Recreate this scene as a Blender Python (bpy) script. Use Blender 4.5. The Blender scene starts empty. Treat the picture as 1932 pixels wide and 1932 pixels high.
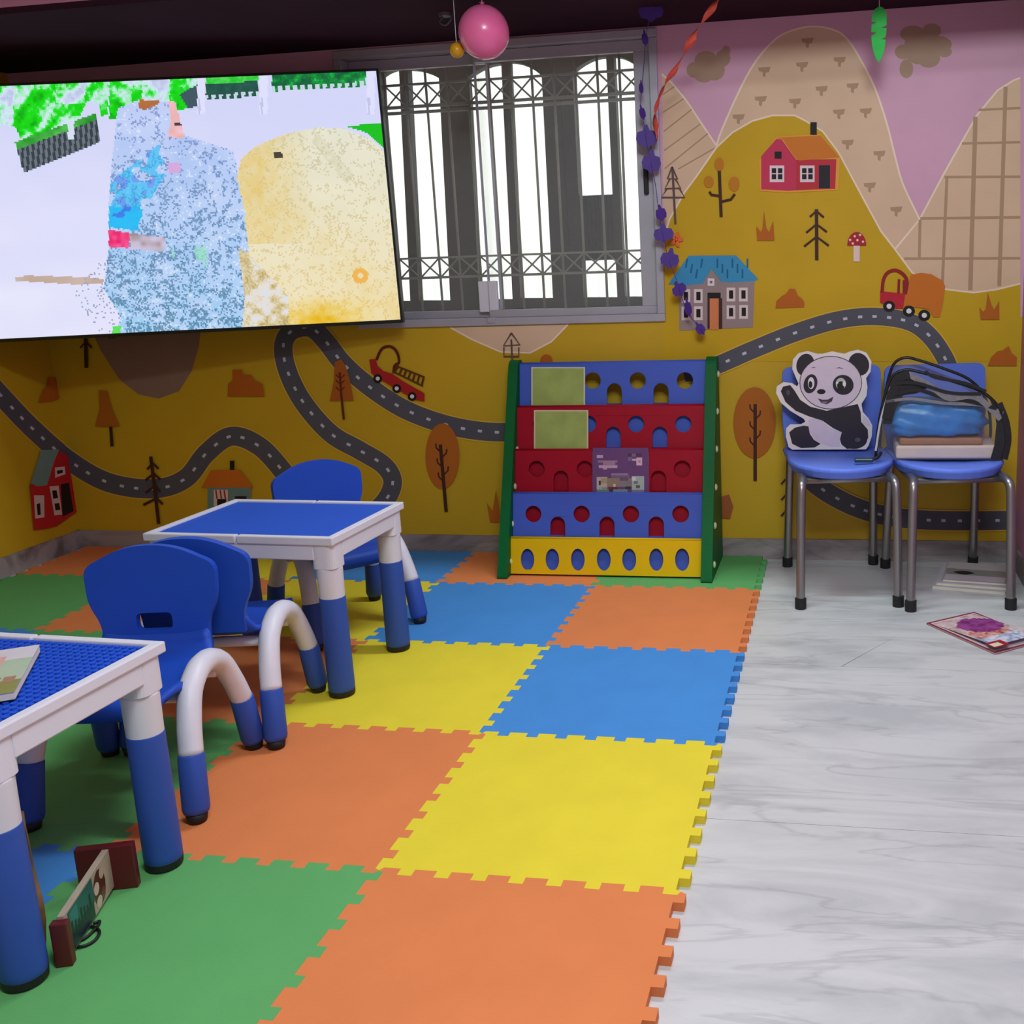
import bpy, bmesh, math, random
from mathutils import Vector, Matrix
from mathutils.geometry import tessellate_polygon

random.seed(7)
scn = bpy.context.scene
C = scn.collection

# ------------------------------------------------------------------ camera
# the photograph is the left part of a wider frame, so the optical axis lies right of its middle
F, CX, CY = 1928.7, 1256.5, 896.7
POS = Vector((0.29094, -1.68252, 1.1661))
YAW, PITCH, ROLL = 0.1724, -0.2049, 0.0338
RM = (Matrix.Rotation(YAW, 3, 'Z') @ Matrix.Rotation(PITCH, 3, 'X') @ Matrix.Rotation(ROLL, 3, 'Y'))
cam_d = bpy.data.cameras.new('camera')
cam = bpy.data.objects.new('camera', cam_d)
C.objects.link(cam)
cam_d.sensor_width = 36.0
cam_d.lens = F * 36.0 / 1932
cam_d.shift_x = -(CX - 966) / 1932
cam_d.shift_y = (CY - 966) / 1932
cam_d.clip_start = 0.02
m = Matrix.Identity(4)
for i in range(3):
    m[i][0], m[i][1], m[i][2], m[i][3] = RM[i][0], RM[i][2], -RM[i][1], POS[i]
cam.matrix_world = m
scn.camera = cam

# ------------------------------------------------------------------ world, lamps, exposure
world = bpy.data.worlds.new('world')
scn.world = world
world.use_nodes = True
bg = world.node_tree.nodes['Background']
bg.inputs[0].default_value = (0.93, 0.97, 1.0, 1)
bg.inputs[1].default_value = 3.0

def area(name, loc, size, power, col=(1, 1, 1), rot=(0, 0, 0)):
    d = bpy.data.lights.new(name, 'AREA')
    d.shape = 'RECTANGLE'; d.size, d.size_y = size; d.energy = power; d.color = col
    o = bpy.data.objects.new(name, d); C.objects.link(o)
    o.location = loc; o.rotation_euler = rot
    return o
area('ceiling_lamp', (0.20, -1.00, 2.66), (1.0, 0.3), 44, (.82, .98, 1))
wl = area('wall_fill_light', (0.50, -1.45, 2.45), (0.8, 0.25), 8.5, (.86, .98, 1), (math.radians(80), 0, math.radians(-2)))  # unseen fill light, added to brighten the upper right of the back wall
wl.data.spread = math.radians(80)
area('tube_lamp', (0.00, 1.28, 2.50), (1.2, 0.06), 29, (.82, .98, 1))

vs = scn.view_settings
vs.view_transform = 'Standard'; vs.look = 'None'; vs.exposure = 0.0; vs.gamma = 1.0
vs.use_curve_mapping = False
scn.cycles.use_denoising = True
scn.cycles.max_bounces = 5
scn.cycles.diffuse_bounces = 3
scn.cycles.glossy_bounces = 3
scn.cycles.transparent_max_bounces = 8
scn.cycles.adaptive_threshold = .05
scn.cycles.caustics_reflective = False
scn.cycles.caustics_refractive = False

# ------------------------------------------------------------------ helpers: pixels to places
XL, XR, YW, ZC = -3.07, 0.945, 2.245, 2.70
MAT = 0.018                                    # thickness of the foam mat
def ray(u, v):
    return (RM @ Vector(((u - CX) / F, 1.0, -(v - CY) / F))).normalized()
def hit(u, v, O, N):
    d = ray(u, v); t = (Vector(O) - POS).dot(Vector(N)) / d.dot(Vector(N))
    return POS + d * t
def onfloor(u, v, z=0.0): return hit(u, v, (0, 0, z), (0, 0, 1))
def onwall(u, v, y=YW): return hit(u, v, (0, y, 0), (0, 1, 0))
def pix(P):
    q = RM.transposed() @ (Vector(P) - POS)
    return CX + F * q.x / q.y, CY - F * q.z / q.y

# ------------------------------------------------------------------ helpers: materials
def lin(c):
    return tuple(((x / 255) / 12.92 if x / 255 <= .04045 else ((x / 255 + .055) / 1.055) ** 2.4) for x in c)
MATS = {}
def mat(name, rgb=None, rough=.5, metal=0.0, var=.06, vscale=8.0, bump=0.0, bscale=200.0, alpha=1.0, spec=.5, coat=0.0, attr=False, trans=0.0, sheen=0.0):
    if name in MATS: return MATS[name]
    M = bpy.data.materials.new(name); M.use_nodes = True
    nt = M.node_tree; b = nt.nodes['Principled BSDF']
    tc = nt.nodes.new('ShaderNodeTexCoord')
    nz = nt.nodes.new('ShaderNodeTexNoise'); nz.inputs['Scale'].default_value = vscale; nz.inputs['Detail'].default_value = 4
    nt.links.new(tc.outputs['Object'], nz.inputs['Vector'])
    mr = nt.nodes.new('ShaderNodeMapRange')
    mr.inputs['From Min'].default_value = .3; mr.inputs['From Max'].default_value = .7
    mr.inputs['To Min'].default_value = 1 - var; mr.inputs['To Max'].default_value = 1 + var
    nt.links.new(nz.outputs['Fac'], mr.inputs['Value'])
    mx = nt.nodes.new('ShaderNodeVectorMath'); mx.operation = 'SCALE'
    nt.links.new(mr.outputs['Result'], mx.inputs['Scale'])
    if attr:
        at = nt.nodes.new('ShaderNodeAttribute'); at.attribute_name = 'Col'
        nt.links.new(at.outputs['Color'], mx.inputs[0])
    else:
        mx.inputs[0].default_value = lin(rgb)
    nt.links.new(mx.outputs['Vector'], b.inputs['Base Color'])
    b.inputs['Roughness'].default_value = rough; b.inputs['Metallic'].default_value = metal
    b.inputs['Specular IOR Level'].default_value = spec
    b.inputs['Coat Weight'].default_value = coat
    b.inputs['Alpha'].default_value = alpha
    b.inputs['Transmission Weight'].default_value = trans
    b.inputs['Sheen Weight'].default_value = sheen
    if bump > 0:
        n2 = nt.nodes.new('ShaderNodeTexNoise'); n2.inputs['Scale'].default_value = bscale
        nt.links.new(tc.outputs['Object'], n2.inputs['Vector'])
        bp = nt.nodes.new('ShaderNodeBump'); bp.inputs['Strength'].default_value = bump; bp.inputs['Distance'].default_value = .002
        nt.links.new(n2.outputs['Fac'], bp.inputs['Height']); nt.links.new(bp.outputs['Normal'], b.inputs['Normal'])
    MATS[name] = M
    return M
def marble(name, base, vein, rough=.28):
    if name in MATS: return MATS[name]
    M = bpy.data.materials.new(name); M.use_nodes = True; nt = M.node_tree; b = nt.nodes['Principled BSDF']
    N = nt.nodes.new
    geo = N('ShaderNodeNewGeometry'); mp = N('ShaderNodeMapping')
    mp.inputs['Scale'].default_value = (1.1, 4.2, 3); mp.inputs['Rotation'].default_value = (0, 0, .12)
    nt.links.new(geo.outputs['Position'], mp.inputs['Vector'])
    n1 = N('ShaderNodeTexNoise'); n1.inputs['Scale'].default_value = 1.6; n1.inputs['Detail'].default_value = 9; n1.inputs['Roughness'].default_value = .62; n1.inputs['Distortion'].default_value = .9
    nt.links.new(mp.outputs['Vector'], n1.inputs['Vector'])
    r1 = N('ShaderNodeValToRGB'); e = r1.color_ramp.elements
    e[0].position = .36; e[0].color = (*lin(vein), 1); e[1].position = .56; e[1].color = (*lin(base), 1)
    nt.links.new(n1.outputs['Fac'], r1.inputs['Fac'])
    mp2 = N('ShaderNodeMapping'); mp2.inputs['Scale'].default_value = (.8, 4.6, 3); mp2.inputs['Rotation'].default_value = (0, 0, -.22); mp2.inputs['Location'].default_value = (3.1, 1.7, 0)
    nt.links.new(geo.outputs['Position'], mp2.inputs['Vector'])
    n2 = N('ShaderNodeTexNoise'); n2.inputs['Scale'].default_value = 1.2; n2.inputs['Detail'].default_value = 5; n2.inputs['Distortion'].default_value = 1.2
    nt.links.new(mp2.outputs['Vector'], n2.inputs['Vector'])
    sb = N('ShaderNodeMath'); sb.operation = 'SUBTRACT'; sb.inputs[1].default_value = .5
    ab = N('ShaderNodeMath'); ab.operation = 'ABSOLUTE'
    nt.links.new(n2.outputs['Fac'], sb.inputs[0]); nt.links.new(sb.outputs[0], ab.inputs[0])
    r2 = N('ShaderNodeValToRGB'); e = r2.color_ramp.elements
    e[0].position = 0.0; e[0].color = (.72, .72, .73, 1); e[1].position = .02; e[1].color = (1, 1, 1, 1)
    nt.links.new(ab.outputs[0], r2.inputs['Fac'])
    mul = N('ShaderNodeMix'); mul.data_type = 'RGBA'; mul.blend_type = 'MULTIPLY'; mul.inputs['Factor'].default_value = .6
    nt.links.new(r1.outputs['Color'], mul.inputs['A']); nt.links.new(r2.outputs['Color'], mul.inputs['B'])
    nt.links.new(mul.outputs['Result'], b.inputs['Base Color'])
    b.inputs['Roughness'].default_value = rough
    MATS[name] = M
    return M
def emit_attr(name, strength):
    M = bpy.data.materials.new(name); M.use_nodes = True; nt = M.node_tree
    b = nt.nodes['Principled BSDF']; at = nt.nodes.new('ShaderNodeAttribute'); at.attribute_name = 'Col'
    b.inputs['Base Color'].default_value = (.01, .01, .01, 1); b.inputs['Roughness'].default_value = .35
    nt.links.new(at.outputs['Color'], b.inputs['Emission Color']); b.inputs['Emission Strength'].default_value = strength
    return M

PAINT = mat('mural_paint', attr=True, rough=.62, var=.045, vscale=5, spec=.3)
PRINT = mat('glossy_print', attr=True, rough=.35, var=.03, vscale=30)
WHITEP = mat('white_plastic', (224, 224, 234), .42, var=.02)
BLUEP = mat('blue_plastic', (32, 78, 188), .5, var=.03, spec=.25)
PLATE = mat('blue_plate_plastic', (36, 88, 206), .6, var=.03, spec=.15)
SLEEVE = mat('blue_sleeve_plastic', (54, 88, 178), .5, var=.03, spec=.25)
BLACKR = mat('black_rubber', (22, 22, 24), .6)
STEEL = mat('brushed_steel', (150, 146, 146), .35, metal=.85, var=.05)
PERI = mat('periwinkle_plastic', (98, 126, 226), .5, var=.03, spec=.3)

# ------------------------------------------------------------------ helpers: objects
def tag(o, label=None, cat=None, group=None, kind=None):
    if label: o['label'] = label
    if cat: o['category'] = cat
    if group: o['group'] = group
    if kind: o['kind'] = kind
    return o
def thing(name, label, cat, loc=(0, 0, 0), rz=0.0, group=None):
    o = bpy.data.objects.new(name, None); C.objects.link(o)
    o.empty_display_size = .05
    o.location = loc; o.rotation_euler = (0, 0, rz)
    return tag(o, label, cat, group)
def root_loc(p):
    L = Vector((0, 0, 0))
    while p is not None:
        L += p.location; p = p.parent
    return L
def mk(name, vf, mt, parent=None, smooth=False, cols=None, world=False, bevel=0.0, loc=None, seg=2):
    """vf = (verts, faces); world=True: the vertices are world places (parents are unrotated)."""
    verts, faces = vf
    off = root_loc(parent) if (world and parent is not None) else Vector((0, 0, 0))
    if loc is not None: off = off + Vector(loc)
    me = bpy.data.meshes.new(name)
    me.from_pydata([tuple(Vector(v) - off) for v in verts], [], [tuple(f) for f in faces])
    me.validate()
    if cols is not None:
        ca = me.color_attributes.new('Col', 'FLOAT_COLOR', 'CORNER')
        arr = []
        for p in me.polygons:
            c = cols[p.index] if len(cols) == len(me.polygons) else cols[0]
            arr += [c[0], c[1], c[2], 1.0] * p.loop_total
        ca.data.foreach_set('color', arr)
    for mm in (mt if isinstance(mt, (list, tuple)) else [mt]): me.materials.append(mm)
    if smooth: me.polygons.foreach_set('use_smooth', [True] * len(me.polygons))
    bm = bmesh.new(); bm.from_mesh(me)
    if cols is None: bmesh.ops.recalc_face_normals(bm, faces=bm.faces)
    bm.to_mesh(me); bm.free()
    o = bpy.data.objects.new(name, me); C.objects.link(o)
    if loc is not None: o.location = loc
    if parent is not None: o.parent = parent
    if bevel:
        md = o.modifiers.new('bevel', 'BEVEL'); md.width = bevel; md.segments = seg; md.limit_method = 'ANGLE'; md.angle_limit = math.radians(40)
        md.harden_normals = False
    return o
def join(*parts):
    V, Fa = [], []
    for v, f in parts:
        n = len(V); V += [Vector(a) for a in v]; Fa += [tuple(i + n for i in q) for q in f]
    return V, Fa
def move(vf, d):
    d = Vector(d); return [Vector(v) + d for v in vf[0]], vf[1]
def xform(vf, M): return [M @ Vector(v) for v in vf[0]], vf[1]
def box(x0, x1, y0, y1, z0, z1):
    v = [(x, y, z) for z in (z0, z1) for y in (y0, y1) for x in (x0, x1)]
    return v, [(0, 2, 3, 1), (4, 5, 7, 6), (0, 1, 5, 4), (2, 6, 7, 3), (0, 4, 6, 2), (1, 3, 7, 5)]
def catmull(pts, n=6, closed=False):
    P = [Vector(p) for p in pts]; out = []
    N = len(P); rng = range(N if closed else N - 1)
    for i in rng:
        p1, p2 = P[i], P[(i + 1) % N]
        p0 = P[i - 1] if (i > 0 or closed) else p1 * 2 - p2
        p3 = P[(i + 2) % N] if (i + 2 < N or closed) else p2 * 2 - p1
        for k in range(n):
            t = k / n
            out.append(.5 * ((2 * p1) + (p2 - p0) * t + (2 * p0 - 5 * p1 + 4 * p2 - p3) * t * t + (3 * p1 - p0 - 3 * p2 + p3) * t ** 3))
    if not closed: out.append(P[-1])
    return out
def tube(path, r, n=12, closed=False):
    P = [Vector(p) for p in path]; N = len(P)
    R = r if isinstance(r, (list, tuple)) else [r] * N
    V, Fa = [], []
    T = []
    for i in range(N):
        a = P[i - 1] if (i > 0 or closed) else P[i]
        b = P[(i + 1) % N] if (i < N - 1 or closed) else P[i]
        T.append((b - a).normalized())
    up = Vector((0, 0, 1)) if abs(T[0].z) < .9 else Vector((1, 0, 0))
    nrm = (up - T[0] * up.dot(T[0])).normalized()
    for i in range(N):
        nrm = (nrm - T[i] * nrm.dot(T[i]))
        nrm = nrm.normalized() if nrm.length > 1e-6 else T[i].orthogonal().normalized()
        bn = T[i].cross(nrm)
        for k in range(n):
            a = 2 * math.pi * k / n
            V.append(P[i] + (nrm * math.cos(a) + bn * math.sin(a)) * R[i])
    for i in range(N if closed else N - 1):
        j = (i + 1) % N
        for k in range(n):
            l = (k + 1) % n
            Fa.append((i * n + k, i * n + l, j * n + l, j * n + k))
    if not closed:
        Fa.append(tuple(range(n - 1, -1, -1))); Fa.append(tuple((N - 1) * n + k for k in range(n)))
    return V, Fa
def lathe(prof, n=24, axis=(0, 0)):
    """prof = [(r, z)...] turned about a vertical axis"""
    V, Fa = [], []
    for r, z in prof:
        for k in range(n):
            a = 2 * math.pi * k / n; V.append((axis[0] + r * math.cos(a), axis[1] + r * math.sin(a), z))
    for i in range(len(prof) - 1):
        for k in range(n):
            l = (k + 1) % n; Fa.append((i * n + k, i * n + l, (i + 1) * n + l, (i + 1) * n + k))
    Fa.append(tuple(range(n - 1, -1, -1))); Fa.append(tuple((len(prof) - 1) * n + k for k in range(n)))
    return V, Fa
def prism(outer, holes, th, fr):
    """flat board: outline and holes in 2D, frame fr=(O, A, B, N); the face lies at O, the back th behind it"""
    O, A, B, N = [Vector(x) for x in fr]
    loops = [outer] + list(holes)
    tris = tessellate_polygon([[Vector((p[0], p[1], 0)) for p in l] for l in loops])
    flat = [p for l in loops for p in l]; n = len(flat)
    V = [O + A * p[0] + B * p[1] for p in flat] + [O + A * p[0] + B * p[1] - N * th for p in flat]
    Fa = [tuple(t) for t in tris] + [tuple(i + n for i in reversed(t)) for t in tris]
    s = 0
    for l in loops:
        k = len(l)
        for i in range(k):
            a, b = s + i, s + (i + 1) % k; Fa.append((a, b, b + n, a + n))
        s += k
    return V, Fa
def rounded(pts, r, n=4):
    """2D polygon with rounded corners; r single or per corner"""
    out = []; N = len(pts)
    for i in range(N):
        p = Vector(pts[i]); a = Vector(pts[i - 1]); b = Vector(pts[(i + 1) % N])
        rr = r[i] if isinstance(r, (list, tuple)) else r
        if rr <= 0: out.append(tuple(p)); continue
        d1 = (a - p); d2 = (b - p); L = min(rr, d1.length * .49, d2.length * .49)
        p1 = p + d1.normalized() * L; p2 = p + d2.normalized() * L
        for k in range(n + 1):
            t = k / n; q = p1 * (1 - t) ** 2 + p * 2 * t * (1 - t) + p2 * t * t; out.append((q.x, q.y))
    return out
def ellipse(cx, cy, rx, ry, n=24, a0=0.0, rot=0.0):
    o = []
    for k in range(n):
        a = a0 + 2 * math.pi * k / n; x, y = rx * math.cos(a), ry * math.sin(a)
        o.append((cx + x * math.cos(rot) - y * math.sin(rot), cy + x * math.sin(rot) + y * math.cos(rot)))
    return o
def rbox(x0, x1, y0, y1, z0, z1, r=.003, seg=2):
    bm = bmesh.new(); bmesh.ops.create_cube(bm, size=1)
    for v in bm.verts:
        v.co = Vector(((x0 + x1) / 2 + v.co.x * (x1 - x0), (y0 + y1) / 2 + v.co.y * (y1 - y0), (z0 + z1) / 2 + v.co.z * (z1 - z0)))
    bmesh.ops.bevel(bm, geom=bm.edges[:], offset=r, segments=seg, profile=.5, affect='EDGES')
    bm.verts.index_update()
    vf = [v.co.copy() for v in bm.verts], [tuple(v.index for v in f.verts) for f in bm.faces]
    bm.free(); return vf
def dup(root, loc, rz, label=None, cat=None, group=None):
    r = root.copy(); C.objects.link(r); r.location = loc; r.rotation_euler = (0, 0, rz)
    tag(r, label, cat, group)
    for ch in list(root.children):
        c = ch.copy(); C.objects.link(c); c.parent = r
        for g in list(ch.children):
            d = g.copy(); C.objects.link(d); d.parent = c
    return r

# ------------------------------------------------------------------ setting: floor of marble slabs
MARB = marble('white_marble', (213, 214, 213), (191, 193, 194))
BASE = marble('grey_marble', (168, 158, 156), (112, 100, 100), .4)
GROUT = mat('grout', (150, 146, 140), .9)
floor = tag(mk('floor', box(XL, XR, -3.3, YW, -.08, -.004), GROUT), kind='structure')
g = .0007
ys = [-3.3, -2.305, -1.44, -.575, .29, 1.155, YW]
xs = [XL, -2.2, -1.3, -.4, XR]
for j in range(len(ys) - 1):
    for i in range(len(xs) - 1):
        x0, x1, y0, y1 = xs[i] + g, xs[i + 1] - g, ys[j] + g, ys[j + 1] - g
        if i == 3 and j == 5:                      # this slab is cut along a slanting joint
            ye = 1.44; xa, xe = .302 + (y0 - 1.165) * .651, .302 + (ye - 1.165) * .651
            poly = [(x0, y0), (xa - .0016, y0), (xe, ye), (xa + .0016, y0), (x1, y0), (x1, y1), (x0, y1)]
            mk('slab', prism(poly, [], .004, ((0, 0, 0), (1, 0, 0), (0, 1, 0), (0, 0, 1))), MARB, floor)
            continue
        mk('slab', box(x0, x1, y0, y1, -.004, 0), MARB, floor)

# ------------------------------------------------------------------ setting: walls, ceiling, soffit, skirting
YEL = mat('ochre_wall_paint', (208, 168, 22), .62, var=.04, vscale=3)
PINK = mat('pink_wall_paint', (205, 140, 175), .6, var=.03, vscale=3)
CEIL = mat('white_ceiling_paint', (225, 220, 215), .8, var=.02)
DARK = mat('dark_brown_soffit', (56, 33, 46), .9, var=.15, vscale=4, spec=.05)
WX0, WX1, WZ0, WZ1 = -1.625, -.385, .957, 2.0
wall_back = tag(mk('wall_back', prism([(XL, 0), (XR, 0), (XR, ZC), (XL, ZC)], [[(WX0, WZ0), (WX0, WZ1), (WX1, WZ1), (WX1, WZ0)]], .16, ((0, YW, 0), (1, 0, 0), (0, 0, 1), (0, -1, 0))), YEL), kind='structure')
wall_left = tag(mk('wall_left', box(XL - .15, XL, -3.3, YW + .16, -.08, ZC), YEL), kind='structure')
tag(mk('wall_right', box(XR, XR + .15, -3.3, YW + .16, -.08, ZC), PINK), kind='structure')
tag(mk('wall_rear', box(XL, XR, -3.45, -3.3, -.08, ZC), CEIL), kind='structure')
tag(mk('ceiling', box(XL - .15, XR + .15, -3.45, YW + .16, ZC, ZC + .1), CEIL), kind='structure')
YB, ZB = 1.42, 2.012
sof = tag(mk('trim_1', join(box(XL, XR, YB, YW, ZB, ZB + .02)), DARK), kind='structure')
tag(sof, 'dark brown soffit running above the window')
mk('fascia', box(XL, XR, YB, YB + .03, ZB + .02, ZC), PINK, sof)
for n, b in (('baseboard_back', box(XL, XR, YW - .012, YW, 0, .083)), ('baseboard_left', box(XL, XL + .012, -3.3, YW, 0, .083)), ('baseboard_right', box(XR - .012, XR, -3.3, YW, 0, .083))):
    tag(mk(n, b, BASE), kind='structure')

# ------------------------------------------------------------------ mural painted on the back and left walls
class Motif:
    """flat paint; shapes are traced as (u, v) and laid on the wall they are painted on"""
    layer = 0
    def __init__(s): s.tri = []
    def un(s, u, v):
        P = onwall(u, v)
        if P.x >= XL: return (P.x, P.z)
        P = hit(u, v, (XL, 0, 0), (1, 0, 0)); return (XL - (YW - P.y), P.z)
    def poly(s, pts, rgb, world=False):
        P = [p if world else s.un(*p) for p in pts]
        Motif.layer += 1
        for t in tessellate_polygon([[Vector((p[0], p[1], 0)) for p in P]]):
            s.tri.append(([P[i] for i in t], lin(rgb), Motif.layer))
    def ell(s, cx, cy, rx, ry, rgb, n=22, rot=0.0): s.poly(ellipse(cx, cy, rx, ry, n, rot=rot), rgb)
    def rect(s, x0, y0, x1, y1, rgb): s.poly([(x0, y0), (x1, y0), (x1, y1), (x0, y1)], rgb)
    def line(s, pts, w, rgb, smooth=0):
        P = [Vector((p[0], p[1], 0)) for p in pts]
        if smooth: P = catmull(P, smooth)
        Motif.layer += 1
        L, Rr = [], []
        for i in range(len(P)):
            a = P[max(i - 1, 0)]; b = P[min(i + 1, len(P) - 1)]; d = (b - a).normalized(); n = Vector((-d.y, d.x, 0)) * w / 2
            L.append(P[i] + n); Rr.append(P[i] - n)
        for i in range(len(P) - 1):
            q = [s.un(p.x, p.y) for p in (L[i], L[i + 1], Rr[i + 1], Rr[i])]
            s.tri.append(([q[0], q[1], q[2]], lin(rgb), Motif.layer)); s.tri.append(([q[0], q[2], q[3]], lin(rgb), Motif.layer))
        return P
    def build(s, name, label=None):
        def clip(poly, keep):
            out = []
            for i in range(len(poly)):
                a, b = poly[i], poly[(i + 1) % len(poly)]; ka, kb = keep(a), keep(b)
                if ka >= 0: out.append(a)
                if (ka >= 0) != (kb >= 0):
                    t = ka / (ka - kb); out.append((a[0] + (b[0] - a[0]) * t, a[1] + (b[1] - a[1]) * t))
            return out
        for wallo, keep, put in ((wall_back, lambda p: p[0] - XL, lambda p, e: (p[0], YW - e, p[1])), (wall_left, lambda p: XL - p[0], lambda p, e: (XL + e, YW - (XL - p[0]), p[1]))):
            V, Fa, Co = [], [], []
            for t, c, l in s.tri:
                q = clip(t, keep)
                if len(q) < 3: continue
                area2 = sum(q[i][0] * q[(i + 1) % len(q)][1] - q[(i + 1) % len(q)][0] * q[i][1] for i in range(len(q)))
                if abs(area2) < 1e-9: continue
                if area2 < 0: q = q[::-1]
                n = len(V); V += [put(p, .0003 + .000025 * l) for p in q]; Fa.append(tuple(range(n, n + len(q)))); Co.append(c)
            if V:
                o = mk(name, (V, Fa), PAINT, wallo, cols=Co)
                if label: o['label'] = label
def crop(x0, y0, s): return lambda x, y: (x0 + x / s, y0 + y / s)

CREAM, BEIGE, SKY, LINE = (250, 226, 200), (226, 193, 160), (220, 170, 194), (182, 150, 118)
OCHRE, ROAD, RUST, BLK, BRN = (208, 168, 22), (88, 88, 98), (190, 100, 24), (30, 22, 24), (70, 36, 26)
A = crop(1200, 0, 2.639)
mo = Motif()
for q in ([(WX1 + .011, .93), (XR, .93), (XR, 2.2), (WX1 + .011, 2.2)], [(WX0 - .016, 2.003), (WX1 + .011, 2.003), (WX1 + .011, 2.2), (WX0 - .016, 2.2)], [(XL, 1.2), (WX0 - .016, 1.2), (WX0 - .016, 2.2), (XL, 2.2)]): mo.poly(q, SKY, world=True)
mo.build('mural_sky')
mo = Motif()
for cx, cy, blobs in ((1340, 118, ((-30, 14, 15, 15), (-12, 24, 18, 14), (8, 14, 20, 20), (24, -8, 14, 16), (30, -22, 8, 10), (-8, -4, 22, 18))), (1742, 92, ((-32, 38, 13, 18), (-38, 6, 16, 14), (-20, -28, 24, 16), (-8, 0, 30, 30), (16, -34, 18, 14), (30, -8, 24, 16), (40, 6, 14, 10), (10, 18, 22, 18)))):
    for dx, dy, rx, ry in blobs: mo.ell(cx + dx, cy + dy, rx, ry, (178, 148, 124), 14)
mo.build('mural_cloud', 'olive brown painted cloud patches')
mo = Motif()
L1 = [A(*p) for p in ((128, 368), (180, 415), (250, 500), (330, 620), (400, 725))]
mo.poly(L1 + [A(300, 880), A(165, 1130), A(137, 1240), A(132, 500)], BEIGE); mo.line(L1, 3.5, CREAM)
for a, b in (((132, 472), (190, 432)), ((135, 560), (237, 492)), ((138, 655), (277, 545)), ((140, 750), (320, 618)), ((142, 840), (358, 665)), ((210, 842), (392, 738))): mo.line([A(*a), A(*b)], 2.6, LINE)
mo.build('mural_hill', 'beige striped hill')
mo = Motif()
H2 = [A(*p) for p in ((400, 725), (430, 640), (520, 440), (600, 300), (700, 190), (800, 145), (900, 132), (1000, 155), (1060, 205), (1120, 300), (1190, 440), (1250, 620), (1290, 780), (1330, 920), (1412, 1092))]
H2 = [(p.x, p.y) for p in catmull([(q[0], q[1], 0) for q in H2], 3)]
mo.poly(H2 + [A(1412, 1250), A(1290, 1300), A(900, 900), A(400, 800)], BEIGE); mo.line(H2, 3.5, CREAM)
for x, y in ((855, 210), (640, 355), (828, 330), (1015, 305), (622, 500), (925, 450), (1080, 435), (793, 512), (512, 590), (1012, 565), (1145, 560), (1055, 717), (1213, 772), (1165, 930), (1297, 1050)):
    mo.poly([A(x - 32, y - 18), A(x + 30, y - 22), A(x + 22, y + 4), A(x + 6, y + 8), A(x + 4, y + 30), A(x - 10, y + 24), A(x - 10, y + 4), A(x - 28, y)], LINE)
mo.build('mural_hill', 'beige hill with small triangle marks')
mo = Motif()
H3 = [A(*p) for p in ((1290, 1240), (1412, 1092), (1530, 870), (1620, 710), (1700, 570), (1800, 450), (1880, 400), (1913, 388))]
mo.poly(H3 + [A(1913, 1412), A(1800, 1440), A(1680, 1458), A(1540, 1440), A(1370, 1400)], BEIGE); mo.line(H3, 3.5, CREAM)
for l, w in (([(1840, 432), (1808, 1425)], 20), ([(1690, 582), (1664, 1445)], 22), ([(1548, 882), (1524, 1440)], 15), ([(1414, 1095), (1410, 1290)], 15), ([(1705, 548), (1913, 538)], 12), ([(1622, 715), (1913, 708)], 12), ([(1535, 882), (1913, 880)], 13), ([(1415, 1088), (1913, 1082)], 14), ([(1335, 1288), (1913, 1286)], 13)):
    mo.line([A(*p) for p in l], w / 2.639, LINE)
mo.build('mural_hill', 'beige hill ruled with squares')
mo = Motif()
H4 = [A(*p) for p in ((134, 1280), (140, 1180), (168, 1090), (240, 960), (300, 880), (400, 735), (480, 660), (580, 602), (680, 575), (790, 575), (850, 605), (930, 655), (1010, 762), (1090, 912), (1160, 1042), (1220, 1152), (1290, 1242), (1370, 1352), (1450, 1412), (1540, 1440), (1680, 1457), (1800, 1440), (1913, 1412))]
mo.poly(H4 + [A(1913, 1800), A(134, 1800)], OCHRE); mo.line(H4, 3.2, CREAM); mo.build('mural_hill', 'ochre yellow hill')
mo = Motif()
V1 = [(850, 618), (890, 640), (945, 664), (1000, 666), (1040, 645), (1072, 612)]
mo.poly(V1, BEIGE); mo.line(V1, 3, CREAM)
mo.poly([(172, 620), (190, 660), (225, 715), (262, 744), (300, 752), (338, 738), (362, 700), (375, 655), (380, 615)], (150, 118, 104)); mo.build('mural_valley', 'beige painted dip in the yellow')
# roads
def road(m_, pts, w=36, dash=26):
    P = m_.line(pts, w + 5, (226, 182, 60), 10); m_.line(pts, w, ROAD, 10)
    d = 0
    for i in range(1, len(P)):
        d += (P[i] - P[i - 1]).length
        if d > dash:
            d = 0; t = (P[i] - P[i - 1]).normalized() * 4
            m_.line([(P[i].x - t.x, P[i].y - t.y), (P[i].x + t.x, P[i].y + t.y)], 5, (205, 205, 215))
mo = Motif(); road(mo, [(-40, 700), (0, 745), (60, 808), (130, 868), (205, 910), (290, 922), (350, 903), (390, 855), (437, 823), (490, 842), (535, 890), (560, 930)]); mo.build('mural_road', 'grey road curling under the screen')
mo = Motif(); road(mo, [(660, 985), (715, 958), (741, 915), (727, 880), (680, 850), (625, 818), (575, 762), (545, 705), (535, 655), (550, 625), (585, 618), (612, 640), (650, 688), (705, 735), (770, 775), (850, 803), (930, 815), (1010, 812)], 35); mo.build('mural_road', 'grey road looping left of the shelf')
mo = Motif(); road(mo, [(1290, 705), (1345, 692), (1420, 660), (1500, 628), (1580, 604), (1650, 597), (1715, 607), (1755, 635), (1785, 680), (1797, 720)], 33); mo.build('mural_road', 'grey road running right of the shelf')
mo = Motif(); road(mo, [(1500, 860), (1530, 905), (1580, 940), (1640, 965), (1710, 978), (1800, 982), (1918, 981)], 36); mo.build('mural_road', 'grey road behind the steel-legged chairs')
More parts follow.
